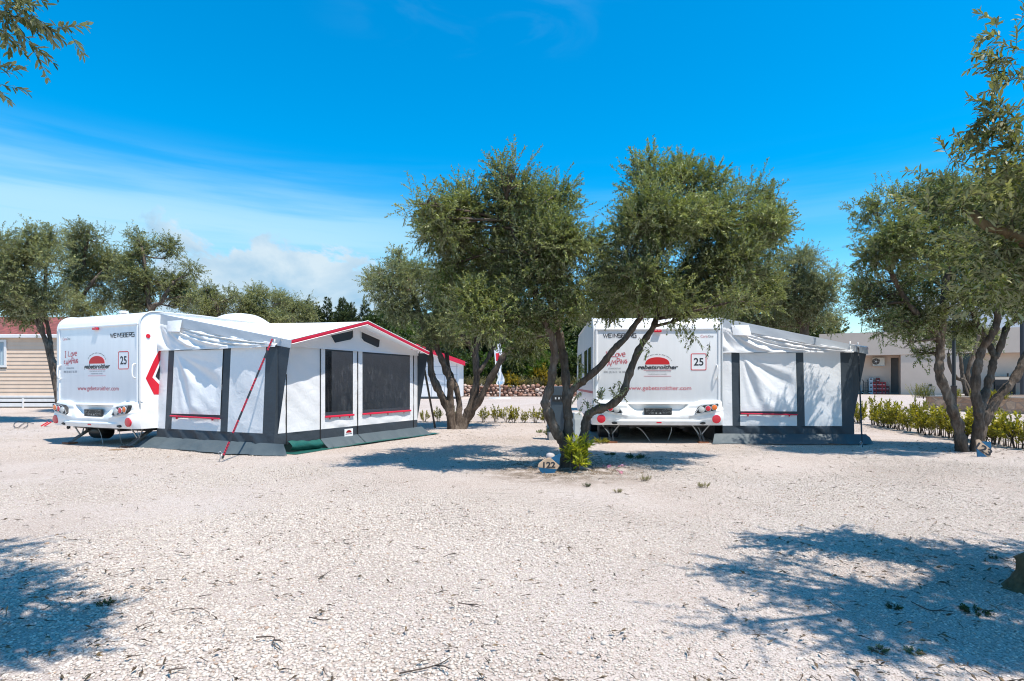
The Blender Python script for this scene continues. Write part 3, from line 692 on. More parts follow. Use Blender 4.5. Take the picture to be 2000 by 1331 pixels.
rows = [(1715, 425, 42, 40), (1760, 392, 50, 32), (1698, 500, 34, 52), (1690, 560, 28, 30), (1785, 470, 78, 72), (1738, 575, 58, 48), (1828, 550, 72, 62), (1862, 420, 72, 62), (1925, 470, 80, 100), (1955, 375, 52, 48), (1900, 585, 72, 32), (1800, 625, 52, 30), (1755, 630, 38, 26),
        (2020, 540, 72, 85), (1845, 640, 42, 22), (2040, 430, 80, 90), (1725, 630, 24, 26), (1780, 665, 26, 22), (1690, 605, 22, 22), (1840, 365, 34, 24), (1800, 690, 22, 14), (1880, 640, 26, 20), (1985, 600, 40, 24)]
blobs = px_blobs(rows, D1, 1.0, 9, 0.8)
olive('olive_tree', 'broad olive tree with four dark stems and the leaning 123 sign at its foot', tuple(b1), st, blobs, 9500, 33, 0.060, 0.0195, 20, (0.15, 0.32), 'olive', None, 0.028, droop=0.25, thr=-0.28, sprays=.12, clump=2.2)

# --- the olive between the two caravans, beside the first awning
D2 = D_of(838); b2 = Vector((P(892, 838, D2).x, D2, float(gz(-1.4, D2)) - .03))
m = lambda rows, r0, r1, fl=0.5: (([b2 + Vector((rows[0][0] * .001, 0, 0))] if fl else []) + pxs(rows[1:], D2), rad(r0, D2), rad(r1, D2), fl)
st = [m([(-90,), (880, 815), (872, 791), (853, 755, -.1), (843, 733, -.1), (841, 709, -.1), (837, 675, -.1), (834, 661), (820, 615), (805, 570)], 8.5, 5),
      m([(-20,), (882, 812), (879.5, 788), (879.5, 750, -.1), (872, 726, -.1), (863, 702, -.2), (853, 680, -.2), (845, 640, -.3)], 8, 5),
      m([(30,), (896, 812), (897.5, 791, .2), (889, 752, .2), (878, 726, .2), (872, 690, .3)], 6.5, 4),
      m([(60,), (908, 820), (918, 795), (930, 747), (930, 695), (932, 663), (942, 620), (950, 580)], 8.5, 5),
      m([(0,), (929, 700, .05), (922, 682), (908, 661), (891, 642), (880, 600)], 6, 3, 0),
      m([(0,), (931, 735, .05), (936, 726), (951.6, 702, .1), (963.6, 680, .1), (975.6, 658, .1), (985, 620, .1)], 5, 3, 0),
      m([(120,), (914, 815), (932, 788, -.1), (956, 745, -.2), (978, 704, -.3), (992, 687, -.3), (1015, 684, -.3)], 8, 5)]
rows = [(762, 560, 52, 34), (800, 535, 42, 38), (722, 550, 22, 22), (735, 530, 18, 14), (828, 580, 78, 55), (785, 610, 50, 38), (890, 600, 70, 60), (945, 640, 66, 44), (860, 645, 58, 28), (1000, 605, 52, 44), (775, 500, 20, 16), (960, 570, 60, 50), (830, 660, 26, 14), (900, 665, 34, 16)]
blobs = px_blobs(rows, D2, 1.0, 14, 0.9)
olive('olive_tree', 'olive tree with many slender stems between the first awning and the big olive', tuple(b2), st, blobs, 5600, 45, 0.078, 0.023, 18, (0.16, 0.34), 'olive_far', None, 0.03, droop=0.15, thr=-0.28, sprays=.10, clump=2.2)
# ------------------------------------------------------------------ background olives
def simple_olive(label, px, D, rows, ntw, seed, stems_px, K=14, leafL=0.088, leafW=0.030, mat='olive_far', group=None, r0=8, base_py=None, **kw):
    base = P(px, base_py or HY + 5, D); base = Vector((base.x, D, float(gz(base.x, D)) - .05))
    st = []
    for i, s in enumerate(stems_px):
        st.append(([base + Vector((0.06 * i, 0, 0))] + pxs(s, D), rad(r0, D), rad(r0 * .5, D), .4))
    return olive('olive_tree', label, tuple(base), st, px_blobs(rows, D, .9, seed, .6), int(ntw * 1.55), seed, leafL, leafW, K, (0.2, 0.42), mat, group, kw.pop('rb', 0.035), **kw)
g1 = 'olive trees behind the beige mobile home and the first caravan'
simple_olive('olive tree at the left edge with a slanting stem, leaning over the red roof', 118, 17.2,
    [(35, 520, 60, 62), (85, 480, 38, 40), (100, 530, 36, 50), (20, 590, 60, 45), (80, 590, 60, 40), (100, 460, 18, 24), (-40, 540, 60, 80), (15, 470, 24, 24), (60, 625, 34, 14)], 2500, 51,
    [[(122, 745), (102, 700), (88, 665), (70, 625), (50, 560)], [(100, 692), (98, 665, .1), (94, 640, .1), (87, 600, .1), (90, 520)], [(95, 690), (84, 650), (76, 610), (70, 560), (40, 500)]], group=g1, r0=5)
simple_olive('tall thin-topped olive tree rising behind the first caravan roof above its corner', 140, 21.0,
    [(170, 500, 40, 48), (168, 455, 28, 22), (200, 475, 20, 28), (150, 560, 30, 40), (195, 560, 44, 40), (150, 485, 20, 30), (220, 520, 24, 34), (175, 610, 50, 22)], 1700, 52,
    [[(143, 640), (146, 600), (152, 560), (165, 500), (172, 450)], [(145, 615), (160, 580), (190, 540)]], group=g1, r0=6)
simple_olive('loose-crowned olive tree right of the tall one, behind the first caravan roof', 300, 20.0,
    [(278, 490, 34, 32), (325, 505, 30, 32), (255, 545, 40, 45), (310, 555, 50, 40), (355, 560, 28, 30), (375, 535, 12, 22), (270, 600, 50, 25), (340, 600, 50, 22), (262, 465, 14, 14), (380, 580, 14, 20)], 1900, 53,
    [[(298, 640), (290, 590), (285, 540), (278, 490)], [(296, 620), (315, 590), (340, 550)]], group=g1, r0=6, thr=-.12)
simple_olive('low grey-leaved olive tree with bare sprigs, seen above the first awning roof', 430, 23.0,
    [(420, 595, 36, 26), (445, 585, 26, 24), (400, 610, 40, 20), (470, 610, 36, 22), (410, 570, 14, 18)], 1000, 54, [[(430, 650), (425, 610), (420, 590)]], group=g1, r0=6, sprays=.15)
simple_olive('rounded pale olive tree behind the roof hatch of the first caravan', 515, 24.0,
    [(495, 592, 34, 24), (535, 600, 34, 26), (520, 620, 50, 18), (480, 620, 34, 16), (500, 575, 16, 12)], 1100, 55, [[(512, 660), (505, 620), (500, 600)]], group=g1, r0=6)
simple_olive('small rounded olive tree between the pale olive and the dark pine row', 575, 26.0,
    [(570, 605, 36, 22), (545, 590, 18, 18), (600, 615, 22, 18), (570, 628, 46, 14)], 900, 56, [[(572, 660), (570, 620)]], group=g1, r0=6)
simple_olive('round dense olive tree behind the second awning', 1575, 18.5,
    [(1548, 545, 72, 52), (1490, 575, 56, 60), (1605, 580, 40, 50), (1560, 615, 70, 38), (1440, 610, 55, 40), (1545, 510, 42, 22), (1625, 545, 16, 24), (1620, 630, 24, 20), (1490, 640, 50, 20)], 3600, 57,
    [[(1570, 650), (1562, 610), (1550, 560)], [(1572, 640), (1600, 600), (1612, 570)], [(1568, 640), (1530, 610), (1490, 580)]], r0=9, leafL=.075, leafW=.024, K=16)
simple_olive('shaded olive tree seen behind the left edge of the second caravan', 1190, 22.0,
    [(1180, 600, 40, 26), (1230, 590, 50, 34), (1200, 560, 30, 26), (1300, 600, 60, 30), (1150, 630, 30, 20)], 1300, 58, [[(1190, 680), (1195, 620), (1200, 580)]], r0=7)
simple_olive('slim olive tree with twisted pale stems growing in the stone planter', 1905, 22.5,
    [(1868, 668, 22, 22), (1890, 650, 26, 22), (1925, 668, 26, 24), (1905, 690, 18, 12)], 520, 59,
    [[(1897, 772), (1884, 745), (1868, 738), (1855, 715), (1852, 690)], [(1900, 770), (1890, 735), (1895, 710), (1905, 680), (1912, 655)], [(1888, 768), (1880, 735), (1878, 715), (1874, 690)]], r0=5, base_py=778, sub=3, rb=.02)

# ------------------------------------------------------------------ the two trees that overhang the camera
def spray_rows(rows, D, seed, n_per=7, ln=(.10, .2)):
    """(px0,py0,px1,py1[,dD]) shoots: twigs set along each shoot, and the shoot itself"""
    g = random.Random(seed); p = []; d = []; l = []; sh = []
    for r in rows:
        dd = D + (r[4] if len(r) > 4 else 0); a = P(r[0], r[1], dd); b = P(r[2], r[3], dd + g.uniform(-.1, .1)); v = (b - a)
        sh.append((a, b))
        n = max(2, int(n_per * v.length / .35))
        for i in range(n):
            t = (i + .5) / n; q = a + v * t
            e = v.normalized() * .8 + Vector((g.gauss(0, .45), g.gauss(0, .45), g.gauss(.0, .45)))
            p.append(tuple(q)); d.append(tuple(e)); l.append(g.uniform(*ln))
    return np.array(p), np.array(d), np.array(l), sh
def over_tree(label, base, stems, blobs, ntw, rows, D, seed, mat, ls=None, lb=None, bk='bark'):
    p, d, l, sh = spray_rows(rows, D, seed)
    st = list(stems)
    return olive('olive_tree', label, tuple(base), st, blobs, ntw, seed, 0.062, 0.0155, 16, (0.14, 0.30), mat, None, 0.03, extra=(p, d, l), droop=0.15, thr=-0.30, sprays=.08, shape=6, tw_r=.0018, limb_stems=ls, clump=2.2, limb_blobs=lb, barkm=bk), sh
# right-hand tree: trunk just outside the frame
bR = Vector((3.10, 3.36, float(gz(3.1, 3.36)) - .05))
stems = [([bR + Vector((-.02, 0, -.05)), bR + Vector((.02, .0, .15)), bR + Vector((.10, .02, .45)), bR + Vector((.26, .05, .9)), bR + Vector((.42, .0, 1.4)), bR + Vector((.48, -.15, 2.0)), bR + Vector((.45, -.45, 2.6)), bR + Vector((.35, -.8, 3.2)), bR + Vector((.2, -1.0, 3.7))], .19, .03, .75),
         ([bR + Vector((.40, .0, 1.35)), Vector((3.55, 3.6, 1.85)), Vector((3.35, 3.7, 2.05)), P(1998, 468, 3.7), P(1960, 450, 3.7), P(1928, 442, 3.7), P(1900, 415, 3.75)], .06, .022, 0),
         ([bR + Vector((.12, .1, 0)), bR + Vector((.25, .1, .6)), bR + Vector((.5, .0, 1.6)), bR + Vector((.7, -.4, 2.6)), bR + Vector((.6, -.7, 3.4))], .13, .03, .4)]
def shadow_blob(px, py, z, r, rz=None):
    q = G(px, py); k = z / SUN.z
    return (q.x + SUN.x * k, q.y + SUN.y * k, z, r, r * .9, rz or r * .55)
blobs = [shadow_blob(1490, 1115, 3.5, .34), shadow_blob(1600, 1150, 3.5, .38), shadow_blob(1720, 1180, 3.6, .40), shadow_blob(1780, 1090, 3.7, .34, .2), shadow_blob(1900, 1090, 3.7, .40, .2), shadow_blob(1960, 1150, 3.7, .42), shadow_blob(1840, 1210, 3.5, .38), shadow_blob(1930, 1260, 3.5, .36),
         shadow_blob(1680, 1235, 3.3, .28), shadow_blob(1470, 1215, 3.2, .20), shadow_blob(1790, 1285, 3.3, .26), shadow_blob(1560, 1105, 3.6, .2, .2), shadow_blob(2080, 1180, 3.6, .5), shadow_blob(2150, 1080, 3.6, .5), shadow_blob(2120, 1280, 3.4, .4)]
lbR = list(blobs)
blobs += [(3.35, 3.75, 2.1, .34, .4, .42), (3.30, 3.7, 2.6, .25, .3, .2)]
blobs += px_blobs([(1985, 380, 55, 55), (1930, 350, 38, 38), (1880, 390, 34, 45), (1965, 470, 55, 45), (1885, 470, 38, 48), (1990, 540, 40, 55), (1925, 545, 38, 46), (1870, 560, 22, 26), (1960, 610, 30, 22), (1985, 300, 30, 22), (1960, 235, 24, 20), (1990, 110, 22, 24)], 3.75, 1.0, 71, .12)
rowsR = [(2010, 105, 1960, 75), (1965, 80, 1905, 70), (1960, 80, 1935, 30), (2000, 130, 1935, 110), (2005, 150, 1960, 165), (2010, 205, 1950, 210), (1955, 210, 1935, 180), (1955, 215, 1890, 250), (1960, 225, 1910, 275), (1990, 240, 1960, 290), (1950, 260, 1910, 268),
         (1870, 330, 1845, 295), (1860, 350, 1800, 340), (1850, 340, 1852, 300), (1940, 300, 1900, 290), (1990, 300, 1960, 275), (1850, 420, 1790, 400), (1870, 520, 1820, 540), (1900, 600, 1860, 620), (2005, 30, 1990, 50), (2010, 120, 1925, 100), (2010, 165, 1975, 150), (1990, 140, 1950, 140), (2010, 225, 1920, 235), (2005, 250, 1930, 285), (1970, 200, 1925, 205), (2010, 280, 1950, 300), (1930, 240, 1885, 262)]
_, sh = over_tree('olive tree at the right frame edge whose leafy boughs hang into the top corner', bR, stems, blobs, 2600, rowsR, 3.7, 61, 'olive_warm', (0, 2), lbR, 'bark_moss')
# left-hand tree: wholly outside but for the tips of its boughs
bL = Vector((-4.3, 2.3, float(gz(-4.3, 2.3)) - .05))
stems = [([bL, bL + Vector((.05, .05, .6)), bL + Vector((.3, .1, 1.3)), bL + Vector((.8, .1, 2.2)), bL + Vector((1.5, .0, 3.1)), bL + Vector((2.1, .0, 3.7))], .17, .025, .5),
         ([bL + Vector((-.1, 0, 0)), bL + Vector((-.15, .1, .9)), bL + Vector((.1, .4, 1.9)), bL + Vector((.3, .9, 3.0)), bL + Vector((.7, 1.1, 3.7))], .14, .025, .4)]
blobs = [shadow_blob(0, 1070, 4.6, .32), shadow_blob(10, 1130, 4.3, .32), shadow_blob(50, 1230, 3.7, .30), shadow_blob(140, 1205, 3.7, .20, .14), shadow_blob(90, 1260, 3.6, .22), shadow_blob(-60, 1180, 4.0, .4), shadow_blob(-90, 1100, 4.4, .4), shadow_blob(-60, 1280, 3.6, .36), shadow_blob(205, 1192, 3.7, .12, .1), shadow_blob(10, 1275, 3.5, .22), shadow_blob(-200, 1180, 3.9, .5)]
rowsL = [(-30, -40, 60, 30), (-20, -5, 60, 40), (0, 10, 45, 50), (55, 20, 85, 45), (70, 35, 118, 62), (100, 50, 152, 78), (-20, 0, 40, 60), (25, 55, 70, 100), (-20, 40, 20, 75), (40, -30, 90, 5), (-25, 20, 20, 30), (-40, 135, 15, 145), (-40, 155, 5, 165), (0, -20, 50, 10), (-10, -10, 25, 40)]
over_tree('olive tree beyond the left frame edge, only its silvery bough tips in the top corner', bL, stems, blobs, 1200, rowsL, 3.3, 62, 'olive_far', (0, 1))

# ------------------------------------------------------------------ laurel shrubs
def shrub_mesh(seed, h=0.7, w=0.22, nst=7, mat='laurel', L=.082, Wd=.028, K=12):
    g = np.random.default_rng(seed); r_ = random.Random(seed)
    t = thing('laurel_shrub', None, 'shrub')
    mb = MB(); pos = []; dr = []; ln = []
    for i in range(nst):
        a = r_.uniform(0, 6.28); q = r_.uniform(.2, 1); hh = h * r_.uniform(.55, 1.0)
        p0 = Vector((math.cos(a) * .04, math.sin(a) * .04, -.03)); p2 = Vector((math.cos(a) * w * q, math.sin(a) * w * q, hh * .72)); p1 = (p0 + p2) / 2 + Vector((r_.uniform(-.03, .03), r_.uniform(-.03, .03), .05))
        limb(mb, [p0, p1, p2], .008, .004, 5, 3, 0, seed + i, knots=False)
        for k in range(3):
            s = p0.lerp(p2, r_.uniform(.25, .9)); pos.append(tuple(s)); dr.append((math.cos(a) * .5 + r_.gauss(0, .4), math.sin(a) * .5 + r_.gauss(0, .4), r_.uniform(.4, 1.2))); ln.append(r_.uniform(.12, .22))
        pos.append(tuple(p2)); dr.append((math.cos(a) * .25, math.sin(a) * .25, 1)); ln.append(hh * .3)
    mb.build('stem', M['bark_dark'], t, smooth=True)
    leaf_cloud('foliage', np.array(pos), np.array(dr), np.array(ln), K, L, Wd, [M[mat], M['bark_dark']], t, seed, 0.05, .002, 48, 6)
    return t
protos = [shrub_mesh(200 + i, 0.54 + .06 * (i % 3), 0.18 + .015 * i, 6 + i) for i in range(5)]
used = set(); r_ = random.Random(5)
def place_shrub(x, y, sc, label, group):
    i = r_.randrange(5)
    if i not in used: o = protos[i]; used.add(i)
    else: o = copy_tree(protos[i])
    o.location = (x, y, float(gz(x, y)) - .01); o.rotation_euler = (0, 0, r_.uniform(0, 6.28)); o.scale = (sc * r_.uniform(.9, 1.1), sc * r_.uniform(.9, 1.1), sc * r_.uniform(.82, 1.2))
    tag(o, label, 'shrub', group)
ORD = ['first', 'second', 'third', 'fourth', 'fifth', 'sixth', 'seventh', 'eighth', 'ninth', 'tenth', 'eleventh', 'twelfth', 'thirteenth', 'fourteenth', 'fifteenth', 'sixteenth', 'seventeenth', 'eighteenth', 'nineteenth', 'twentieth', 'twenty-first', 'twenty-second', 'twenty-third', 'twenty-fourth', 'twenty-fifth', 'twenty-sixth', 'twenty-seventh', 'twenty-eighth', 'twenty-ninth', 'thirtieth']
gm = 'laurel shrubs in the row between the caravans'
for i, px in enumerate((800, 829, 857, 886, 915, 943, 968, 990, 1003, 1023, 1045, 1066)):
    d = 17.6 - .05 * i
    lab = {7: 'tallest laurel shrub in the row behind the slender-stemmed olive', 8: 'tall forked laurel shrub beside the tallest one in the middle row'}.get(i, f'yellow-green laurel shrub, {ORD[i]} from the first awning in the row between the caravans')
    place_shrub((px - 1000) * d / F, d, (.98 if i == 7 else 1.0 if i == 8 else r_.uniform(.72, .88)), lab, gm)
gr = 'laurel shrubs in the hedge row right of the second awning'
n = 25
for i in range(n):
    t = i / (n - 1); x = 10.1 + (9.35 - 10.1) * t + r_.uniform(-.08, .08); y = 17.3 + (10.6 - 17.3) * t + r_.uniform(-.08, .08)
    place_shrub(x, y, r_.uniform(.92, 1.3) if i not in (7,) else 1.35, f'yellowish laurel shrub, {ORD[i]} from the second awning in the right-hand hedge row' if i != 7 else 'brightest and bushiest laurel shrub in the right-hand hedge row', gr)
for i, (px, py, s) in enumerate(((1078, 858, .55), (1093, 800, .8))):
    q = G(px, py); place_shrub(q.x, q.y, s, ('low laurel shrub at the foot of the grey service pillar', 'laurel shrub showing between the stems of the big olive')[i], None)
sap = shrub_mesh(311, .50, .17, 11, 'laurel_bright', .125, .030, 9)
q = Vector((P(1124, 922, 7.85).x, 7.85, float(gz(.9, 7.85)))); sap.location = q
tag(sap, 'bright yellow-green laurel sapling at the foot of the big olive, beside the 122 sign', 'shrub')
sap.name = 'laurel_sapling'

# ------------------------------------------------------------------ far vegetation behind the dry stone wall
def blob_tree(name, label, cat, x, y, h, w, ntw, seed, mat, K=12, L=.3, Wd=.14, tw=(.4, .9), group=None, kind='round', trunk=True, z0=None):
    z = float(gz(x, y)) if z0 is None else z0
    t = thing(name, label, cat, (x, y, z), 0, group)
    r_ = random.Random(seed); mb = MB()
    if kind == 'cone':
        limb(mb, [(0, 0, -.2), (0, 0, h * .5), (0, 0, h * .98)], h * .018, .02, 7, 3, 0, seed, knots=False)
        g = np.random.default_rng(seed); n = ntw; zz = 1 - g.uniform(0, 1, n) ** .6; a = g.uniform(0, 6.28, n); rr = w * (1 - zz) ** .8 * np.sqrt(g.uniform(.1, 1, n)) + .05
        p = np.stack([rr * np.cos(a), rr * np.sin(a), h * (.12 + .86 * zz)], -1)
        d = np.stack([np.cos(a), np.sin(a), .35 + 1.2 * zz], -1) + g.normal(0, .25, (n, 3)); bl = None
        ln = g.uniform(*tw, n) * (1.1 - .6 * zz)
    else:
        c0 = h * (.55 if kind == 'round' else .5)
        bl = [(0, 0, c0, w * .7, w * .7, h * .42)]
        for k in range(9):
            a = r_.uniform(0, 6.28); q = r_.uniform(.3, .75) * w; bl.append((math.cos(a) * q, math.sin(a) * q, h * r_.uniform(.3, .86), w * r_.uniform(.25, .45), w * r_.uniform(.25, .45), h * r_.uniform(.12, .2)))
        limb(mb, [(0, 0, -.2), (.05, 0, h * .3), (0, .1, h * .7)], max(.04, h * .02), .03, 7, 3, 0, seed)
        for b in bl[1:]: limb(mb, [(.03, 0, h * .3), ((b[0]) / 2, b[1] / 2, (h * .3 + b[2]) / 2 + .1), b[:3]], max(.02, h * .01), .01, 5, 3, 0, seed)
        p, d = sample_blobs(bl, ntw, seed, .38, 3.0 / max(1, w), -.25); g = np.random.default_rng(seed)
        d = d * .7 + g.normal(0, .5, d.shape) + np.array([0, 0, .35]); ln = g.uniform(*tw, ntw)
    mb.build('trunk', M['bark_dark'], t, smooth=True)
    tb = .5 + .4 * clump_noise(p, 2.0 / max(1, w), seed)
    p = p + np.array([x, y, z])
    leaf_cloud('crown', p, d, ln, K, L, Wd, [M[mat]], t, seed, .1, .004, 50, 4, tb)
    return t
def far_set(protos, places, labels, group):
    for i, (px, y, s, pi) in enumerate(places):
        pr = protos[pi]
        o = pr if pr.name not in placed else copy_tree(pr)
        placed.add(pr.name)
        x = (px - 1000) * y / F
        o.location = (x, y, float(gz(x, y)) - .1 + (.6 if y > 44 else 0)); o.rotation_euler = (0, 0, (i * 2.399) % 6.28); o.scale = (s, s, s * (1 + .12 * math.sin(i * 1.7)))
        tag(o, labels(i, px), None, group)
placed = set()
PC = [blob_tree('pine_tree', None, 'pine tree', 0, 0, 8.2, 1.15, 900, 400 + i, 'conifer', 14, .24, .06, (.3, .7), None, 'cone') for i in range(3)]
places = []; r2 = random.Random(9)
for i, px in enumerate(range(594, 772, 6)):
    places.append((px + r2.uniform(-4, 4), r2.uniform(54, 62), r2.uniform(.86, 1.02), i % 3))
def pine_label(i, px):
    return f'dark pointed pine, {ORD[i]} from the caravan in the far row above the awning roof'
far_set(PC, places, pine_label, 'far row of dark pines above the awning roof')
PB = [blob_tree('evergreen_tree', None, 'tree', 0, 0, 7.0, 3.0, 760, 420 + i, ('bush', 'bush', 'olive_far')[i], 13, .34, .15, (.5, 1.0)) for i in range(3)]
places = [(700, 58, .86, 0), (760, 52, .95, 1), (815, 56, 1.02, 0), (868, 50, .98, 2), (905, 54, 1.05, 1), (950, 50, .98, 0), (1000, 53, 1.05, 2), (1045, 49, .95, 1), (1090, 54, 1.1, 0), (1140, 52, 1.05, 1), (1190, 56, 1.15, 0), (1250, 55, 1.2, 2), (1320, 56, 1.15, 1), (1400, 55, 1.2, 0), (1470, 57, 1.2, 1), (1550, 58, 1.1, 0), (1610, 60, .95, 1)]
def ev_label(i, px): return f'dark evergreen tree, {ORD[i]} from the pines in the wood beyond the dry stone wall'
far_set(PB, places, ev_label, 'dark evergreens beyond the dry stone wall')
gt = blob_tree('green_tree', 'fresh green leafy tree behind the right slope of the first awning roof', 'tree', (790 - 1000) * 44.5 / F, 44.5, 5.6, 2.6, 800, 440, 'green_tree', 13, .26, .13, (.4, .8))
gt2 = blob_tree('green_tree', 'smaller fresh green tree showing through the stems right of the far white tent', 'tree', (1010 - 1000) * 46 / F, 46, 4.2, 2.4, 600, 441, 'green_tree', 13, .26, .13, (.4, .8))
BB = [blob_tree('round_bush', None, 'bush', 0, 0, 2.6, 1.7, 480, 450 + i, ('bush', 'green_tree')[i], 12, .2, .09, (.3, .6), None, 'bush') for i in range(2)]
places = [(905, 44.5, 1.1, 0), (935, 45, .95, 1), (965, 44.6, 1.0, 0), (1000, 45, 1.05, 0), (1030, 45.5, 1.25, 0), (1055, 44.7, 1.0, 1), (1085, 45, 1.1, 0), (1120, 45, 1.2, 0), (1150, 45, 1.1, 1), (1180, 45, 1.1, 0)]
far_set(BB, places, lambda i, px: f'rounded dark green bush, {ORD[i]} from the far white tent along the dry stone wall', 'bushes along the dry stone wall')
BF = [blob_tree('broom_bush', None, 'bush', 0, 0, 1.9, 1.0, 330, 460 + i, 'broom', 12, .15, .06, (.25, .5), None, 'bush') for i in range(2)]
places = [(998, 43.6, .95, 0), (1052, 43.6, 1.0, 1), (975, 43.7, .6, 1), (1120, 43.6, .8, 0)]
far_set(BF, places, lambda i, px: ('broom bush with orange-yellow flowers behind the feather flag', 'broom bush with the brightest yellow flowers, left of the big olive stems', 'low sparse yellow broom just left of the feather flag', 'yellow broom bush half hidden behind the caravan edge')[i], 'flowering broom on the stone wall')
def dry_grass():
    g = np.random.default_rng(77); n = 900
    px = g.uniform(895, 1190, n); y = g.uniform(43.1, 43.7, n); x = (px - 1000) * y / F
    p = np.stack([x, y, np.full(n, .85)], -1); d = g.normal(0, .25, (n, 3)) + np.array([0, 0, 1.0])
    o = leaf_cloud('dry_grass', p, d, g.uniform(.3, .8, n), 5, .5, .03, [M['dry']], None, 78, .0, .003, 18, 4); tag(o, kind='stuff')
dry_grass()
# ------------------------------------------------------------------ lettering in strokes
SQ = {  # squared display capitals on a 1 x 1 box
 'W': [[(0, 1), (.25, 0), (.5, .9), (.75, 0), (1, 1)]], 'E': [[(1, 1), (0, 1), (0, 0), (1, 0)], [(0, .5), (.9, .5)]], 'I': [[(.5, 1), (.5, 0)]],
 'N': [[(0, 0), (0, 1), (1, 0), (1, 1)]], 'S': [[(1, 1), (0, 1), (0, .5), (1, .5), (1, 0), (0, 0)]], 'B': [[(0, 0), (0, 1), (.9, 1), (.9, .5), (0, .5)], [(.9, .5), (1, .4), (1, 0), (0, 0)]],
 'R': [[(0, 0), (0, 1), (1, 1), (1, .5), (0, .5)], [(.5, .5), (1, 0)]], 'G': [[(1, 1), (0, 1), (0, 0), (1, 0), (1, .5), (.5, .5)]]}
def squared(mb, txt, x0, x1, z, h, y):
    ws = {'W': 1.5, 'I': .3}; tot = sum(ws.get(c, 1) + .28 for c in txt) - .28; u = (x1 - x0) / tot; x = x0
    for c in txt:
        w = ws.get(c, 1) * u
        for s in SQ[c]: mb.ribbon([(x + a * w, z + b * h) for a, b in s], h * .19, y)
        x += w + .28 * u
HAND = {  # uneven hand-drawn capitals: origin, size and strokes
 'I': [[(.4, 0), (.5, 1)], [(.1, 1), (.8, .98)], [(.1, .02), (.75, 0)]], 'L': [[(.1, 1), (0, .05), (.9, 0)]], 'O': [[(.5, 1), (.05, .6), (.2, .05), (.7, 0), (1, .5), (.8, .95), (.5, 1)]],
 'V': [[(0, 1), (.45, 0), (1, 1)]], 'e': [[(.05, .5), (.95, .6), (.75, 1), (.2, .95), (0, .45), (.25, .02), (.95, .1)]], 'C': [[(.95, .85), (.5, 1), (.05, .55), (.3, .05), (.95, .1)]],
 'A': [[(0, 0), (.5, 1), (1, -.05)], [(.2, .4), (.85, .38)]], 'M': [[(0, 0), (.15, 1), (.5, .35), (.85, 1), (1, 0)]], 'P': [[(.1, 0), (.1, 1), (.8, .95), (.85, .55), (.1, .45)]],
 'i': [[(.5, 0), (.5, .7)], [(.5, .9), (.55, 1)]], 'N': [[(0, 0), (.1, 1), (.85, 0), (1, 1)]], 'G': [[(.95, .85), (.5, 1), (.05, .5), (.35, 0), (.9, .1), (.95, .5), (.55, .48)]]}
def hand(mb, items, y, w=.013):
    for c, x, z, sx, sz in items:
        for s in HAND[c]: mb.ribbon([(x + a * sx, z + b * sz) for a, b in s], w, y)
CW, CHt, CL = 2.53, 2.53, 5.6
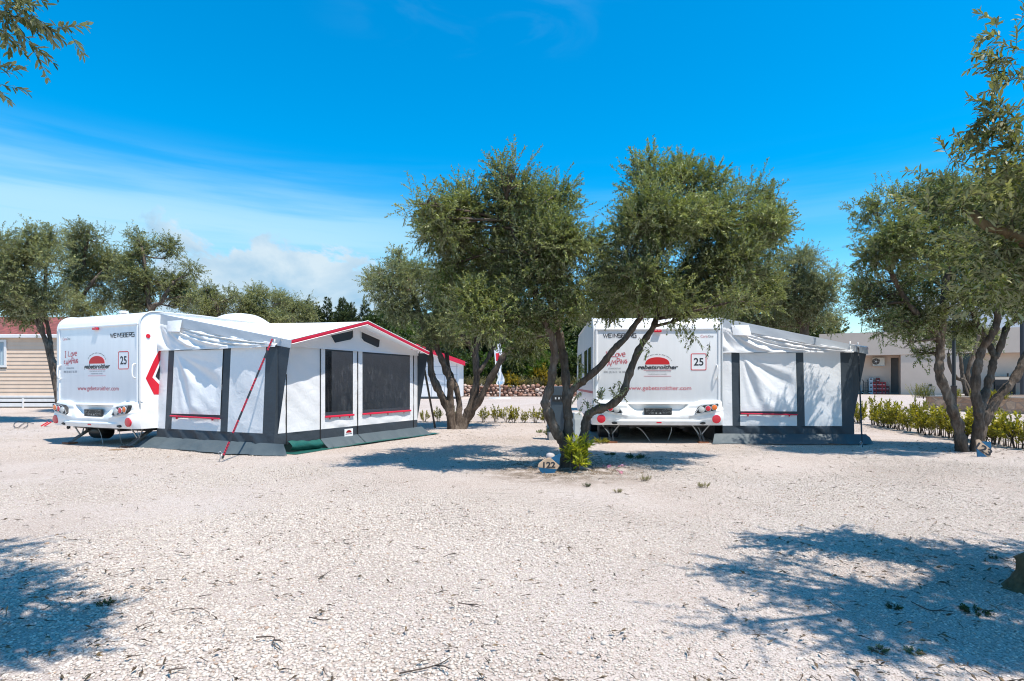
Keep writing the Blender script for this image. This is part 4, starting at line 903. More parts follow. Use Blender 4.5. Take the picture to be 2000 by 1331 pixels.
def make_caravan(label, loc, rz, first):
    t = thing('caravan', label, 'caravan', loc, rz, 'white caravans numbered 25')
    hw = CW / 2
    # shell: side profile (y,z) swept across the width; rounded top edge at the rear
    prof = [(0.0, .62), (0.0, 2.27)] + [(.30 - .30 * math.cos(a), 2.27 + .25 * math.sin(a)) for a in np.linspace(.12, math.pi / 2, 9)] + [(1.2, 2.535), (3.2, 2.54), (4.7, 2.50), (5.1, 2.38), (5.45, 1.7), (5.6, 1.0), (5.5, .55), (5.3, .42), (.3, .42), (.05, .5)]
    mb = MB(); n = len(prof)
    xs = [-hw, -hw + .012, -hw + .05, hw - .05, hw - .012, hw]; ins = [.018, .005, 0, 0, .005, .018]
    cy, cz = 2.6, 1.5
    for x, i_ in zip(xs, ins):
        for y, z in prof:
            k = 1 - i_ / 1.5
            mb.v.append((x, cy + (y - cy) * (1 - i_ / 2.6), cz + (z - cz) * k))
    for a in range(len(xs) - 1):
        for i in range(n):
            j = (i + 1) % n; mb.f.append((a * n + i, a * n + j, (a + 1) * n + j, (a + 1) * n + i)); mb.m.append(0)
    mb.f.append(tuple(range(n))); mb.m.append(0); mb.f.append(tuple(range((len(xs)) * n - 1, (len(xs) - 1) * n - 1, -1))); mb.m.append(0)
    mb.build('body', M['paint'], t, smooth=True, autosmooth=35)
    # rear panel edge mouldings, eaves lip and side rails
    mb = MB()
    mb.box(-hw + .03, hw - .03, -.022, .01, 2.255, 2.29)
    for s in (-1, 1):
        mb.box(s * (hw - .055) - .022, s * (hw - .055) + .022, -.018, .01, .80, 2.255)
    mb.build('edge_moulding', M['paint'], t, bevel=.008)
    mb = MB()
    for s in (-1, 1):
        pts = [(s * (hw + .004), .02, .62), (s * (hw + .004), -.004, .9), (s * (hw + .004), -.004, 2.27)] + [(s * (hw + .004), .30 - .30 * math.cos(a), 2.272 + .25 * math.sin(a)) for a in np.linspace(.12, math.pi / 2, 8)] + [(s * (hw + .004), 1.2, 2.54), (s * (hw + .004), 4.6, 2.51)]
        mb.tube(pts, .016, 6)
    mb.build('awning_rail', M['trim'], t, smooth=True)
    # moulded rear bumper as a height field
    bm = MB(); nu, nv = 84, 30; zb, zt = .36, .80
    def depth(x, z):
        ax = abs(x); v = (z - zb) / (zt - zb)
        d = .075 + .055 * math.sin(math.pi * min(1, v * 1.25 + .05)) * (1 - .25 * (ax / hw) ** 4)
        top = max(0, (v - .86) / .14); d *= 1 - .55 * top * top
        # plate recess: a trapezoid, wider at the top
        wr = .40 + (z - .545) * .95
        if z > .545:
            e = min(1, max(0, (wr - ax) / .05)) * min(1, (z - .545) / .015) * min(1, max(0, (.775 - z) / .02)); d -= .085 * e
        # lower lip
        if z < .47 and ax < .86:
            e = min(1, (.86 - ax) / .12) * min(1, (.47 - z) / .025); d += .028 * e
        # scallop under the lamps
        zl = .60 + .10 * (ax - .62) / .55
        if ax > .60: d += .018 * math.exp(-((z - (zl - .045)) / .022) ** 2)
        k = max(0, (ax - (hw - .10)) / .13); d -= .10 * k * k
        return d
    def pt(u, v):
        x = -hw - .03 + (CW + .06) * u; z = zb + (zt - zb) * v
        ax = abs(x); zz = z
        if v > .93 and ax > .70: zz = z + .045 * min(1, (ax - .70) / .15)
        return (x, -depth(x, z) + .0, zz)
    bm.grid(pt, nu, nv)
    # underside, top and ends back to the body
    bm.grid(lambda u, v: (-hw - .03 + (CW + .06) * u, -depth(-hw - .03 + (CW + .06) * u, zb) * (1 - v) + .12 * v, zb + .02 * v), nu, 2, flip=True)
    bm.grid(lambda u, v: (lambda q: (q[0], q[1] * (1 - v) + .02 * v, q[2] + .012 * v))(pt(u, 1)), nu, 2)
    for s in (0, 1):
        bm.grid(lambda u, v: (lambda q: (q[0], q[1] * (1 - u) + .34 * u, q[2]))(pt(s, v)), 4, nv, flip=(s == 0))
    bm.build('bumper', M['bumper'], t, smooth=True, autosmooth=55)
    # lamp clusters
    for s in (-1, 1):
        mb = MB(); poly = [(.70, .612), (.745, .585), (1.10, .645), (1.165, .765), (1.15, .795), (.86, .765), (.79, .73)]
        mb.prism([(s * x, z) for x, z in (poly if s > 0 else poly)], -.152, -.05)
        if s > 0: mb.f = [f[::-1] for f in mb.f]
        L_ = mb.build('tail_light', M['black'], t, bevel=.01)
        mb = MB(); q = [(s * (x * .97 + .0285), z * .975 + .0172) for x, z in poly]; mb.ribbon(q + [q[0]], .014, -.1545); mb.build('lamp_rim', M['trim'], L_)
        for x, z, mn in ((.83, .672, 'lens_clear'), (.952, .693, 'lens_red'), (1.075, .715, 'lens_amber')):
            mb = MB(); mb.tube([(s * x, -.15, z), (s * x, -.162, z), (s * x, -.166, z)], [.052, .050, .042], 20); mb.build('lens', M[mn], L_, smooth=True, autosmooth=40)
            mb = MB(); mb.tube([(s * x + .055 * math.cos(a), -.157, z + .055 * math.sin(a)) for a in np.linspace(0, 2 * math.pi, 25)], .006, 6); mb.build('lens_ring', M['trim'], L_, smooth=True)
        mb = MB(); mb.tube([(s * 1.125, -.10, .485), (s * 1.125, -.128, .485), (s * 1.125, -.131, .485)], [.085, .083, .07], 24); mb.build('reflector', M['lens_red'], t, smooth=True, autosmooth=40)
        mb = MB(); mb.tube([(s * .86 + .055 * math.cos(a), -.108, .405 + .022 * math.sin(a)) for a in np.linspace(0, 2 * math.pi, 17)][:-1] + [(s * .86 + .055, -.108, .405)], .006, 5)
        mb.prism([(s * .86 + .05 * math.cos(a), .405 + .019 * math.sin(a)) for a in np.linspace(0, 2 * math.pi, 15)[:-1]], -.128, -.09); mb.build('towing_eye_slot', M['black'], t)
        # grab handle
        x = s * 1.165; mb = MB()
        mb.tube(catmull([(x, 0, 1.28), (x, -.05, 1.30), (x - s * .005, -.065, 1.36), (x - s * .005, -.065, 1.47), (x, -.05, 1.53), (x, 0, 1.55)], 4), .014, 8); mb.build('grab_handle', M['bumper'], t, smooth=True)
        # corner steady
        mb = MB(); xj = s * .90
        mb.bar((xj - .05, .62, .40), (xj - .03, .02, .03), .028, .028); mb.bar((xj + .05, .62, .40), (xj + .03, .02, .03), .028, .028)
        mb.bar((xj - .20, .18, .38), (xj - .03, .22, .16), .02, .02); mb.bar((xj + .20, .18, .38), (xj + .03, .22, .16), .02, .02); mb.bar((xj - .05, .58, .37), (xj + .05, .58, .37), .03)
        J = mb.build('corner_steady', M['steel'], t)
        mb = MB(); mb.box(xj - .10, xj + .10, -.07, .11, .0, .028); mb.build('foot_plate', M['rust'], J)
        # wheel
        mb = MB(); R = .31; mb.tube([(s * 1.02 - .10, 2.75, R), (s * 1.02 - .09, 2.75, R), (s * 1.02 + .09, 2.75, R), (s * 1.02 + .10, 2.75, R)], [R - .03, R, R, R - .03], 28)
        wh = mb.build('wheel', M['tyre'], t, smooth=True, autosmooth=40); mb = MB(); mb.disc((s * (1.02 + .085), 2.75, R), (s, 0, 0), .18, .03, 20, .15); mb.build('rim', M['steel'], wh, smooth=True, autosmooth=40)
    mb = MB(); mb.box(-.045, .055, -.142, -.10, .40, .445); mb.build('lower_reflector', M['lens_red'], t, bevel=.005)
    mb = MB(); mb.box(-.075, .075, -.05, -.0, 2.205, 2.247); mb.build('brake_light', M['lens_red'], t, bevel=.008)
    # number plate holder with its pressed pattern
    mb = MB(); mb.box(-.27, .27, -.075, -.035, .565, .70); H = mb.build('number_plate_holder', M['black'], t, bevel=.006)
    mb = MB(); r_ = random.Random(3)
    mb.box(-.255, .255, -.079, -.076, .685, .69)
    for k in range(95):
        x = r_.uniform(-.25, .25); z = r_.uniform(.58, .68)
        if abs(x) < .08 and z > .60: continue
        w = r_.choice((.006, .01, .016)); mb.box(x, x + w, -.079, -.076, z, z + r_.choice((.004, .008)))
    for x in (-.05, .03): mb.box(x, x + .025, -.08, -.076, .582, .612)
    mb.build('plate_pattern', M['steel'], H)
    mb = MB()
    mb.box(-hw + .15, hw - .15, .2, CL - .5, .30, .42); mb.box(-1.0, 1.0, 2.68, 2.82, .26, .34)
    for s in (-1, 1): mb.box(s * .5 - .04, s * .5 + .04, .1, CL + .6, .28, .36)
    mb.build('chassis', M['chassis'], t)
    mb = MB(); mb.box(hw - .03, hw - .01, .42, 4.9, 0, .43); mb.build('underside_light_block', M['dark'], t)  # added unseen dark panel that keeps light from passing under the body
    mb = MB(); mb.tube([(-1.12, .62, .20), (-1.10, .62, .20), (-.72, .62, .20), (-.70, .62, .20)], [.12, .15, .15, .12], 16); mb.build('water_tank', M['black'], t, smooth=True, autosmooth=40)
    for x0, x1, y1 in ((-.52, -.12, .18), (.30, .27, .30), (.78, .92, .25)):
        mb = MB(); mb.tube(catmull([(x0, .25, .37), ((x0 + x1) / 2 + .04, .22, .24), (x1, y1, .02)], 5), .006, 5); mb.build('hanging_cable', M['trim'], t, smooth=True)
    mb = MB(); mb.bar((-.85, -.02, .40), (-.85, -.02, .30), .03, .03); mb.tube([(-1.05, .06, .36), (-1.05, .05, .30), (-1.02, .05, .285), (-.99, .05, .30), (-.99, .06, .34)], .012, 6); mb.build('towing_ring', M['chassis'], t)
    # roof fittings
    mb = MB(); mb.grid(lambda u, v: (.22 + .92 * u, 2.15 + 1.1 * v, 2.535 + .23 * (1 - (abs(2 * u - 1)) ** 4) * (1 - abs(2 * v - 1) ** 3.2)), 20, 20); mb.build('roof_hatch', M['bumper'], t, smooth=True)
    mb = MB(); mb.tube([(-.8, 1.0, 2.52), (-.8, 1.0, 2.66)], .06, 12); mb.tube([(-.8, 1.0, 2.67), (-.8, 1.0, 2.72)], [.10, .085], 12); mb.build('roof_vent', M['trim'], t, smooth=True, autosmooth=40)
    # left wall windows and stripe, right wall graphic and lamps
    for y0, y1, z0, z1 in ((.45, 1.15, 1.30, 1.95), (1.5, 2.3, 1.30, 1.95), (3.3, 4.5, 1.3, 1.95)):
        mb = MB(); mb.box(-hw - .02, -hw - .002, y0, y1, z0, z1); wn = mb.build('window', M['glass'], t, bevel=.015)
        mb = MB(); 
        for a, b, c, d in ((y0 - .03, y1 + .03, z0 - .03, z0), (y0 - .03, y1 + .03, z1, z1 + .03), (y0 - .03, y0, z0, z1), (y1, y1 + .03, z0, z1)): mb.box(-hw - .012, -hw - .001, a, b, c, d)
        mb.build('window_frame', M['trim'], wn)
    mb = MB(); mb.box(-hw - .004, -hw - .0005, .1, 4.8, .98, 1.03); mb.build('side_stripe', M['ink_red'], t)
    mb = MB(); X = hw
    def sidepoly(poly, th=.003): 
        n_ = len(poly); vs = [(X + th, y, z) for y, z in poly] + [(X - .01, y, z) for y, z in poly]
        mb.add(vs, [tuple(range(n_)), tuple(range(2 * n_ - 1, n_ - 1, -1))] + [((i + 1) % n_, i, i + n_, (i + 1) % n_ + n_) for i in range(n_)])
    sidepoly([(.115, 1.28), (.26, 1.60), (.52, 2.10), (.62, 2.10), (.36, 1.56), (.24, 1.30), (.44, 1.10), (.9, 1.10), (.9, .98), (.27, .98)]); mb.build('red_chevron', M['red'], t)
    mb = MB(); sidepoly([(.30, 1.32), (.37, 1.50), (.60, 1.95), (2.2, 1.95), (2.2, 1.16), (.46, 1.16)], .006); mb.build('window', M['glass'], t)
    mb = MB(); mb.tube([(X - .005, .16, 2.06), (X + .012, .16, 2.06)], [.045, .038], 14); mb.build('marker_light', M['lens_red'], t, smooth=True, autosmooth=40)
    mb = MB(); mb.box(X - .005, X + .02, .25, .38, .69, .745); mb.build('side_indicator', M['lens_amber'], t, bevel=.01)
    # ---- graphics on the rear panel
    Y = -.004
    mb = MB()
    if first: squared(mb, 'WEINSBERG', .42, 1.12, 2.045, .075, Y)
    else: squared(mb, 'WEINSBERG', -1.07, -.42, 2.105, .075, Y)
    mb.build('lettering', M['ink'], t)
    xb, zc = (-1.10, 2.04) if first else (.85, 2.10)
    mb = MB(); put_text(mb, 'Cara', xb, zc, .055, .135, Y, align='LEFT'); mb.build('lettering', M['ink_red'], t)
    mb = MB(); put_text(mb, 'One', xb + .145, zc, .055, .105, Y, align='LEFT'); mb.build('lettering', M['ink_grey'], t)
    mb = MB()
    hx = -1.05
    hand(mb, [('I', hx + .02, 1.70, .05, .12), ('L', hx + .13, 1.72, .09, .10), ('O', hx + .215, 1.715, .07, .075), ('V', hx + .285, 1.73, .065, .07), ('e', hx + .355, 1.725, .06, .075)], Y)
    mb.build('lettering', M['ink_red'], t)
    mb = MB(); hand(mb, [('C', hx - .01, 1.575, .05, .06), ('A', hx + .055, 1.535, .075, .10), ('M', hx + .14, 1.565, .09, .085), ('P', hx + .245, 1.57, .06, .12), ('i', hx + .295, 1.585, .04, .085), ('N', hx + .335, 1.58, .055, .085), ('G', hx + .40, 1.59, .05, .07)], Y, .014)
    mb.build('lettering', M['ink_red'], t)
    mb = MB(); put_text(mb, 'BOOKING HOTLINE', -.85, 1.47, .032, .24, Y); put_text(mb, '0043 (0) 3612 / 26 300', -.85, 1.395, .044, .43, Y); mb.build('lettering', M['ink_grey'], t)
    # sun emblem
    mb = MB(); a = np.linspace(0, math.pi, 25); R, H = .245, .175
    th0 = math.acos(.99)
    pts = [(.0 + .24 * math.cos(q), 1.565 + .145 * math.sin(q) ** .8) for q in a]
    mb.prism([(x, z) for x, z in pts][::-1], -.0045, .002); E = mb.build('emblem', M['red_dark'], t)
    mb = MB(); r_ = random.Random(6); q = .30
    while q < math.pi - .30:                       # the tiny unreadable words arched over the emblem
        for _ in range(r_.choice((2, 3, 4, 5))):
            cx, cz = .285 * math.cos(q), 1.565 + .195 * math.sin(q) ** .8; tx, tz = -math.sin(q), math.cos(q) * .65
            l_ = math.hypot(tx, tz); tx /= l_; tz /= l_; nx, nz = tz, -tx; hh = r_.choice((.010, .013, .017))
            mb.ribbon([(cx, cz), (cx + nx * hh, cz + nz * hh)], .006, Y); mb.ribbon([(cx + tx * .009, cz + tz * .009), (cx + tx * .009 + nx * .009, cz + tz * .009 + nz * .009)], .004, Y)
            q += .055
        q += .075
    mb.build('lettering', M['ink'], E)
    mb = MB(); put_text(mb, 'gebetsroither', 0, 1.472, .084, .82, Y, shear=.28, bold=.03); mb.build('lettering', M['ink'], t)
    mb = MB(); put_text(mb, 'international caravan and', .02, 1.412, .026, .48, Y); put_text(mb, 'mobilehome rentals', .0, 1.362, .026, .36, Y); mb.build('lettering', M['ink_grey'], t)
    mb = MB(); mb.box(-.27, .27, -.004, .0, 1.447, 1.453); mb.box(-.27, .27, -.004, .0, 1.328, 1.334); mb.build('rule_line', M['ink_red'], t)
    mb = MB(); put_text(mb, 'www.gebetsroither.com', .03, 1.055, .085, 1.27, Y, shear=0); mb.build('lettering', M['ink_red'], t)
    mb = MB(); mb.prism([(.665, 1.455), (.955, 1.455), (.955, 1.775), (.665, 1.775)], -.003, .002); K_ = mb.build('number_sticker', M['sticker'], t)
    mb = MB(); c = [(.68, 1.455), (.94, 1.455), (.955, 1.47), (.955, 1.76), (.94, 1.775), (.68, 1.775), (.665, 1.76), (.665, 1.47), (.68, 1.455)]; mb.ribbon(c, .016, -.0045); mb.build('border', M['red'], K_)
    mb = MB(); put_text(mb, '25', .81, 1.545, .15, .19, -.0045, bold=.02); mb.build('lettering', M['ink'], K_)
    return t
ANG1 = math.atan2(-.419, .908)
u1 = Vector((.908, -.419, 0)); l1 = Vector((.419, .908, 0))
cornR = Vector((-6.77, 10.7, 0)); o1 = cornR - u1 * (CW / 2)
caravan1 = make_caravan('white caravan with a red chevron on its side, parked askew by the beige mobile home', (o1.x, o1.y, 0), ANG1, True)
D3 = 11.75; ANG2 = math.radians(-2.8)
u2 = Vector((math.cos(ANG2), math.sin(ANG2), 0)); l2 = Vector((-math.sin(ANG2), math.cos(ANG2), 0))
o2 = Vector(((1284 - 1000) * D3 / F, D3, 0))
caravan2 = make_caravan('white caravan seen square from behind through the stems of the big olive', (o2.x, o2.y, 0.0), ANG2, False)
def wood_blocks():
    mb = MB(); mb.box(-.16, .16, -.1, .1, 0, .05); mb.box(-.12, .10, -.08, .08, .05, .085); 
    q = o1 + u1 * .95 - l1 * .12
    o = mb.build('wooden_block', M['wood'], None, loc=(q.x + .08, q.y - .22, -.03)); o.rotation_euler = (0, 0, ANG1 + .3); o.scale = (1, 1, .5)
    tag(o, 'flat wooden board lying by the rear jack of the first caravan', 'board')
wood_blocks()
# ------------------------------------------------------------------ awnings (local: x out from the caravan, y along it, z up)
M['pale_top'] = simple('pale_table_top', (.45, .43, .40), .5)
ZS, ZR, ZE, ZP = 1.84, 2.49, 1.95, 2.40        # hem of the gable panel, rail, eave, gable peak
def make_awning(label, org, u, ang, A, B, groundsheet_label, seed, ZP=2.40):
    t = thing('awning', label, 'awning', (org.x, org.y, 0), ang, 'white and grey awnings on the caravans')
    r_ = random.Random(int(seed * 10)); sx = A / 2.97
    X = lambda v: v * sx
    c0, c1, c2, c3, c4 = X(.227), X(.405), X(1.69), X(1.866), X(2.70)
    def panel(mb, x0, x1, z0, z1, nx=8, nz=8, amp=0.0, y=0.0, fn=None, mi=0):
        def f(a, b):
            x = x0 + (x1 - x0) * a; z = z0 + (z1 - z0) * b; e = min(1, 8 * min(a, 1 - a)) * min(1, 8 * min(b, 1 - b))
            d = amp * math.sin(7 * x + 3 * z + seed) * math.sin(5 * z - 2 * x) * e
            if fn: d += fn(a, b, x, z) * e
            return (x, y - d - .05 * (ZS - z), z)
        mb.grid(f, nx, nz, mi)
    # --- rear-facing side wall
    mb = MB(); panel(mb, 0, c0, .35, ZS, 5, 16, .012); panel(mb, c3, c4, .35, ZS, 14, 24, .010); panel(mb, c1, c2, .35, .565, 16, 6, .014)
    W_ = mb.build('side_wall', M['canvas'], t, smooth=True)
    # covered window: slack cloth with diagonal swags
    def swag(a, b, x, z):
        # creases fan out of the top inner corner and sag to the lower outer one
        dx = a; dz = (1 - b); r = math.hypot(dx, dz * .95); th = math.atan2(dz, dx + 1e-6)
        w = .5 * math.sin(th * 15 + 2.0 * r) + .3 * math.sin(th * 27 + 1 + 3 * r)
        s_ = .030 * math.exp(-((th - .85 - .25 * r) / .17) ** 2) - .018 * math.exp(-((th - 1.12 - .1 * r) / .10) ** 2) - .015 * math.exp(-((th - .55) / .12) ** 2)
        return 1.7 * (.007 * w * min(1, r * 2) + s_ * min(1, r * 1.6)) * (1.0 if r < 1.3 else .8) - .030 * math.sin(math.pi * a) * math.sin(math.pi * b)
    mb = MB(); panel(mb, c1 + .01, c2 - .01, .635, 1.79, 56, 56, .003, -.014, swag); mb.build('window_cover', M['canvas'], t, smooth=True)
    mb = MB(); panel(mb, c1 + .003, c1 + .015, .635, 1.79, 1, 4, 0, -.016); panel(mb, c2 - .015, c2 - .003, .635, 1.79, 1, 4, 0, -.016); mb.build('window_zip', M['piping'], t)
    for q0, q1 in ((c0, c1), (c2, c3), (c4, A)):
        mb = MB(); panel(mb, q0, q1, .35, ZS, 6, 16, .007)
        if q1 == A: mb.add([(A, 0, ZS), (A, -.05 * (ZS - .1), .1), (A, .02, .1), (A, .02, ZS)], [(0, 1, 2, 3)])
        mb.build('side_trim', M['dark'], t, smooth=True, autosmooth=40)
    for q0, q1 in ((1.78, ZS), (.565, .645)):
        mb = MB(); panel(mb, c1, c2, q0, q1, 8, 2); mb.build('window_edge', M['dark'], t, smooth=True)
    mb = MB(); panel(mb, 0, A, .10, .35, 60, 10, .012, 0, lambda a, b, x, z: .014 * math.sin(14 * x + 12 * z + seed) + .007 * math.sin(31 * x + 20 * z)); panel(mb, c4 + .1, A, .35, .36, 2, 2)
    mb.build('lower_band', M['dark'], t, smooth=True)
    mb = MB(); mb.bar((c1 - .0, -.095, .592), (c2 + .0, -.095, .572), .034, .024); 
    for f in (.13, .86): mb.box(c1 + (c2 - c1) * f - .012, c1 + (c2 - c1) * f + .012, -.105, -.075, .535, .58, 0)
    mb.build('window_bar', M['red_trim'], t, bevel=.006)
    # upper panel under the roof edge, pulled into folds
    zr = lambda x: ZR + (ZE - ZR) * (x / A) - .018 * math.sin(math.pi * min(1, x / A))
    bw = lambda x: .15 - .06 * x / A
    def gab(a, b):
        x = A * a; top = max(ZS - .02, zr(x) - bw(x)); z = (ZS - .02) + (top - ZS + .02) * b
        r = math.hypot(a, (1 - b) * .45); th = math.atan2((1 - b) * .62, a + 1e-6)
        e = min(1, 6 * b) * min(1, 6 * (1 - b)) * min(1, 10 * (1 - a))
        w = 1.5 * (.016 * math.sin(th * 24 + 1.5) + .010 * math.sin(th * 41 + 4 * r) + .014 * math.sin(9 * x + 14 * z) + .006 * math.sin(27 * x + 22 * z))
        return (x, -.055 * (1 - b) - .004 - w * e * min(1, .25 + r * 1.4), z)
    mb = MB(); mb.grid(gab, 80, 26)
    mb.grid(lambda a, b: (A * a, -.059 - .004 * b, ZS - .02 - .022 * b + .002 * math.sin(30 * a)), 60, 1, flip=True)
    mb.build('gable_panel', M['canvas'], t, smooth=True)
    mb = MB(); mb.grid(lambda a, b: (A * a * (1 + .30 / A), -.010 * (1 - b) - .004 + .004 * math.sin(23 * a + 3 * b) * (1 - b), ZR + (ZE - ZR) * a * (1 + .30 / A) - bw(A * a) - .035 + (bw(A * a) + .040) * b), 50, 4)
    mb.build('roof_edge_band', M['canvas_grey'], t, smooth=True)
    mb = MB(); x0, x1 = X(.22), X(.62)                     # little hood over the air vent
    mb.grid(lambda a, b: (x0 + (x1 - x0) * a + .03 * (1 - b), -.02 - .10 * (1 - b) * math.sin(math.pi * (.15 + .7 * a)) ** .5 * (.35 + .65 * a), 2.13 + .22 * b + .02 * (1 - a) * (1 - b)), 8, 8)
    mb.build('vent_hood', M['canvas'], t, smooth=True)
    # mud flap lying out over the gravel
    def flap(a, b):
        x = -.16 + (A + .16 + .22) * a; k = .86 + .16 * math.sin(11 * a + seed) + .08 * math.sin(37 * a + seed) + .04 * math.sin(83 * a)
        dx = .12 * max(0, (a - .86) / .14) * b; k *= 1 - .8 * max(0, (a - .90) / .10) ** 2; y = -.26 * b * k; z = .18 * (1 - b) ** 1.15 + .014 + (.018 * math.sin(29 * a + 2.5 * b + seed) + .020 * max(0, math.sin(17 * a - 3 * b + 2 * seed)) ** 2 + .016 * max(0, math.sin(61 * a + 7 * b)) ** 3) * min(1, 2 * b) * (1.2 - b) + .02 * math.sin(9 * a + seed) ** 2 * b * (1 - b)
        return (x + (dx if a > .86 else 0) - .12 * b * max(0, 1 - a * 8), y - .088, z)
    mb = MB(); mb.grid(flap, 110, 8)
    # --- front wall (x = A)
    sb = B / 4.12; Yb = lambda v: v * sb
    d1, w0, w1, s2, w2, w3, s3 = Yb(.985), Yb(1.113), Yb(1.883), Yb(2.02), Yb(2.17), Yb(3.82), Yb(3.957)
    def fpanel(q, y0, y1, z0, z1, ny=8, nz=10, amp=.008, x=A, mi=0):
        def f(a, b):
            y = y0 + (y1 - y0) * a; z = z0 + (z1 - z0) * b; e = min(1, 8 * min(a, 1 - a)) * min(1, 8 * min(b, 1 - b))
            d = amp * (math.sin(6 * y + 2 * z + seed) * math.sin(3 * z - 2 * y + 1) + .4 * math.sin(13 * y + 17 * z)) * e
            return (x + d, y, z)
        q.grid(f, ny, nz, mi)
    def fflap(y0, y1):
        def f(a, b):
            y = y0 + (y1 - y0) * a; k = 1 + .12 * math.sin(9 * y + seed) + .05 * math.sin(31 * y)
            return (A + .24 * b * k + .004, y, .17 * (1 - b) ** 1.2 + .012 + .010 * math.sin(23 * y + 2 * b) * b)
        mb.grid(f, 40, 6)
    fflap(d1, s2 - .01); fflap(s2 + .01, B + .18)
    mb.grid(lambda a, b: (A + .26 * b * (1 - a) - .02, -.088 + .16 * a * (1 - .0) - .10 * b * (1 - a), .14 * (1 - b) + .014), 6, 4)
    mb.build('mud_flap', M['flap'], t, smooth=True)
    mb = MB()
    fpanel(mb, 0, d1, .35, ZS, 16, 26, .012); fpanel(mb, d1, w0, .35, ZS, 4, 16); fpanel(mb, w1, w2, .35, ZS, 8, 16); fpanel(mb, w3, B, .35, ZS, 8, 16)
    fpanel(mb, w0, w1, .35, .57, 12, 6, .012); fpanel(mb, w2, w3, .35, .57, 18, 6, .012)
    mb.build('front_wall', M['canvas'], t, smooth=True)
    mb = MB(); fpanel(mb, d1, B, .10, .35, 40, 6, .010); fpanel(mb, 0, d1, .16, .35, 16, 6, .012); mb.build('lower_band', M['dark'], t, smooth=True)
    for a, b in ((w0, w1), (w2, w3)):
        mb = MB(); fpanel(mb, a, b, .655, 1.79, 24, 24, .010); wn = mb.build('window', M['film'], t, smooth=True)
        mb = MB(); fpanel(mb, a, b, 1.79, ZS, 6, 2, 0); fpanel(mb, a, b, .57, .655, 10, 3, .004); mb.build('window_frame', M['dark'], wn, smooth=True)
        mb = MB(); mb.box(A + .004, A + .035, a - .01, b + .01, .555, .59)
        for f in (.15, .5, .85): mb.box(A + .005, A + .02, a + (b - a) * f - .01, a + (b - a) * f + .01, .52, .556)
        mb.build('window_bar', M['red_trim'], wn, bevel=.006)
    mb = MB()
    for y in (Yb(.176), d1, s2, s3): mb.box(A - .002, A + .012, y - .009, y + .009, .14, ZS)
    mb.build('zip_seam', M['black'], t)
    mb = MB(); mb.grid(lambda a, b: (A + .03 + .075 * math.sin(math.pi * b) ** .7 + .012 * math.sin(7 * a + 4 * b), .20 * sb + (d1 - .24 * sb) * a, .02 + .17 * b + .018 * math.sin(5 * a + 1) + .006 * math.sin(19 * a + 6 * b)), 30, 12)
    mb.build('rolled_door_flap', M['green'], t, smooth=True)
    # what one makes out inside: a hanging divider, a table and a dark locker
    mb = MB(); mb.grid(lambda a, b: (A * .30 + .9 * a, Yb(2.62) + .05 * math.sin(16 * a), .05 + 1.85 * b), 20, 1); mb.build('inner_curtain', M['dark'], t, smooth=True)
    mb = MB(); mb.box(A * .35, A * .62, Yb(1.0), Yb(1.9), .68, .71)
    for y in (Yb(1.05), Yb(1.85)): mb.box(A * .40, A * .43, y - .02, y + .02, .02, .68); mb.box(A * .56, A * .59, y - .02, y + .02, .02, .68)
    mb.build('camp_table', M['pale_top'], t)
    mb = MB(); mb.box(.06, .55, Yb(.9), Yb(2.4), .02, 1.05); mb.build('locker', M['black'], t)
    # gable over the front wall
    pk = B * .475
    zf = lambda y: ZE - .03 + (ZP - ZE) * (1 - abs(y - pk) / (pk if y < pk else B - pk))
    mb = MB()
    def gfront(a, b):
        y = B * a; top = max(ZS + .005, zf(y) - .02); z = ZS + (top - ZS) * b
        return (A + .006 + .012 * (1 - b) + .010 * math.sin(7 * y + 5 * z + seed) * min(1, 4 * b) * min(1, 4 * (1 - b)), y, z)
    mb.grid(gfront, 48, 10); mb.grid(lambda a, b: (A + .03 - .012 * b, B * a, ZS - .022 + .03 * b), 40, 1); mb.build('front_gable', M['canvas'], t, smooth=True)
    for ys, ye in ((pk - Yb(.74), pk - Yb(.10)), (pk + Yb(.14), pk + Yb(.74))):
        mb = MB(); lft = ye < pk
        po = [(ys + (.10 if lft else 0), 0), (ye - (0 if lft else .10), 0)]
        pts = []
        for k in range(9): 
            y = ys + (ye - ys) * k / 8; pts.append((y, zf(y) - .12))
        low = [(ye - (.04 if lft else 0.0), (zf(ye) - .25)), (ys + (.0 if lft else .04), zf(ys) - (.22 if lft else .25))]
        poly = pts + ([(ye, zf(ye) - .26), (ye - .07, zf(ye) - .315), (ys + .12, zf(ys) - .26)] if lft else [(ye - .02, zf(ye) - .27), (ye - .09, zf(ye) - .29), (ys + .08, zf(ys) - .315), (ys, zf(ys) - .25)])
        n_ = len(poly); mb.add([(A + .026, y, z) for y, z in poly] + [(A + .01, y, z) for y, z in poly], [tuple(range(n_)), tuple(range(2 * n_ - 1, n_ - 1, -1))] + [(i, (i + 1) % n_, (i + 1) % n_ + n_, i + n_) for i in range(n_)])
        V_ = mb.build('gable_vent', M['black'], t)
        mb = MB(); mb.tube([(A + .028, y, z) for y, z in poly + [poly[0]]], .008, 5); mb.build('vent_piping', M['piping'], V_, smooth=True)
    # roof: from the rail to the gabled front edge, with its overhang
    o = .30
    zfr = lambda y: ZE + (ZP - ZE) * (1 - abs(y - pk) / (pk if y < pk else B - pk))
    ysn = sorted(set(list(np.linspace(-.004, B + .03, 41)) + [pk]))
    xsn = list(np.linspace(0, A + o, 33)); V = []
    for x in xsn:
        k = x / A
        for y in ysn:
            yy = min(max(y, 0), B); ze = zfr(yy)
            z = ZR + (ze - ZR) * min(k, 1.0 + o / A) - .014 * math.sin(math.pi * min(1, k)) * (1 - .6 * math.exp(-((yy - pk) / .3) ** 2))
            V.append((x, y, z))
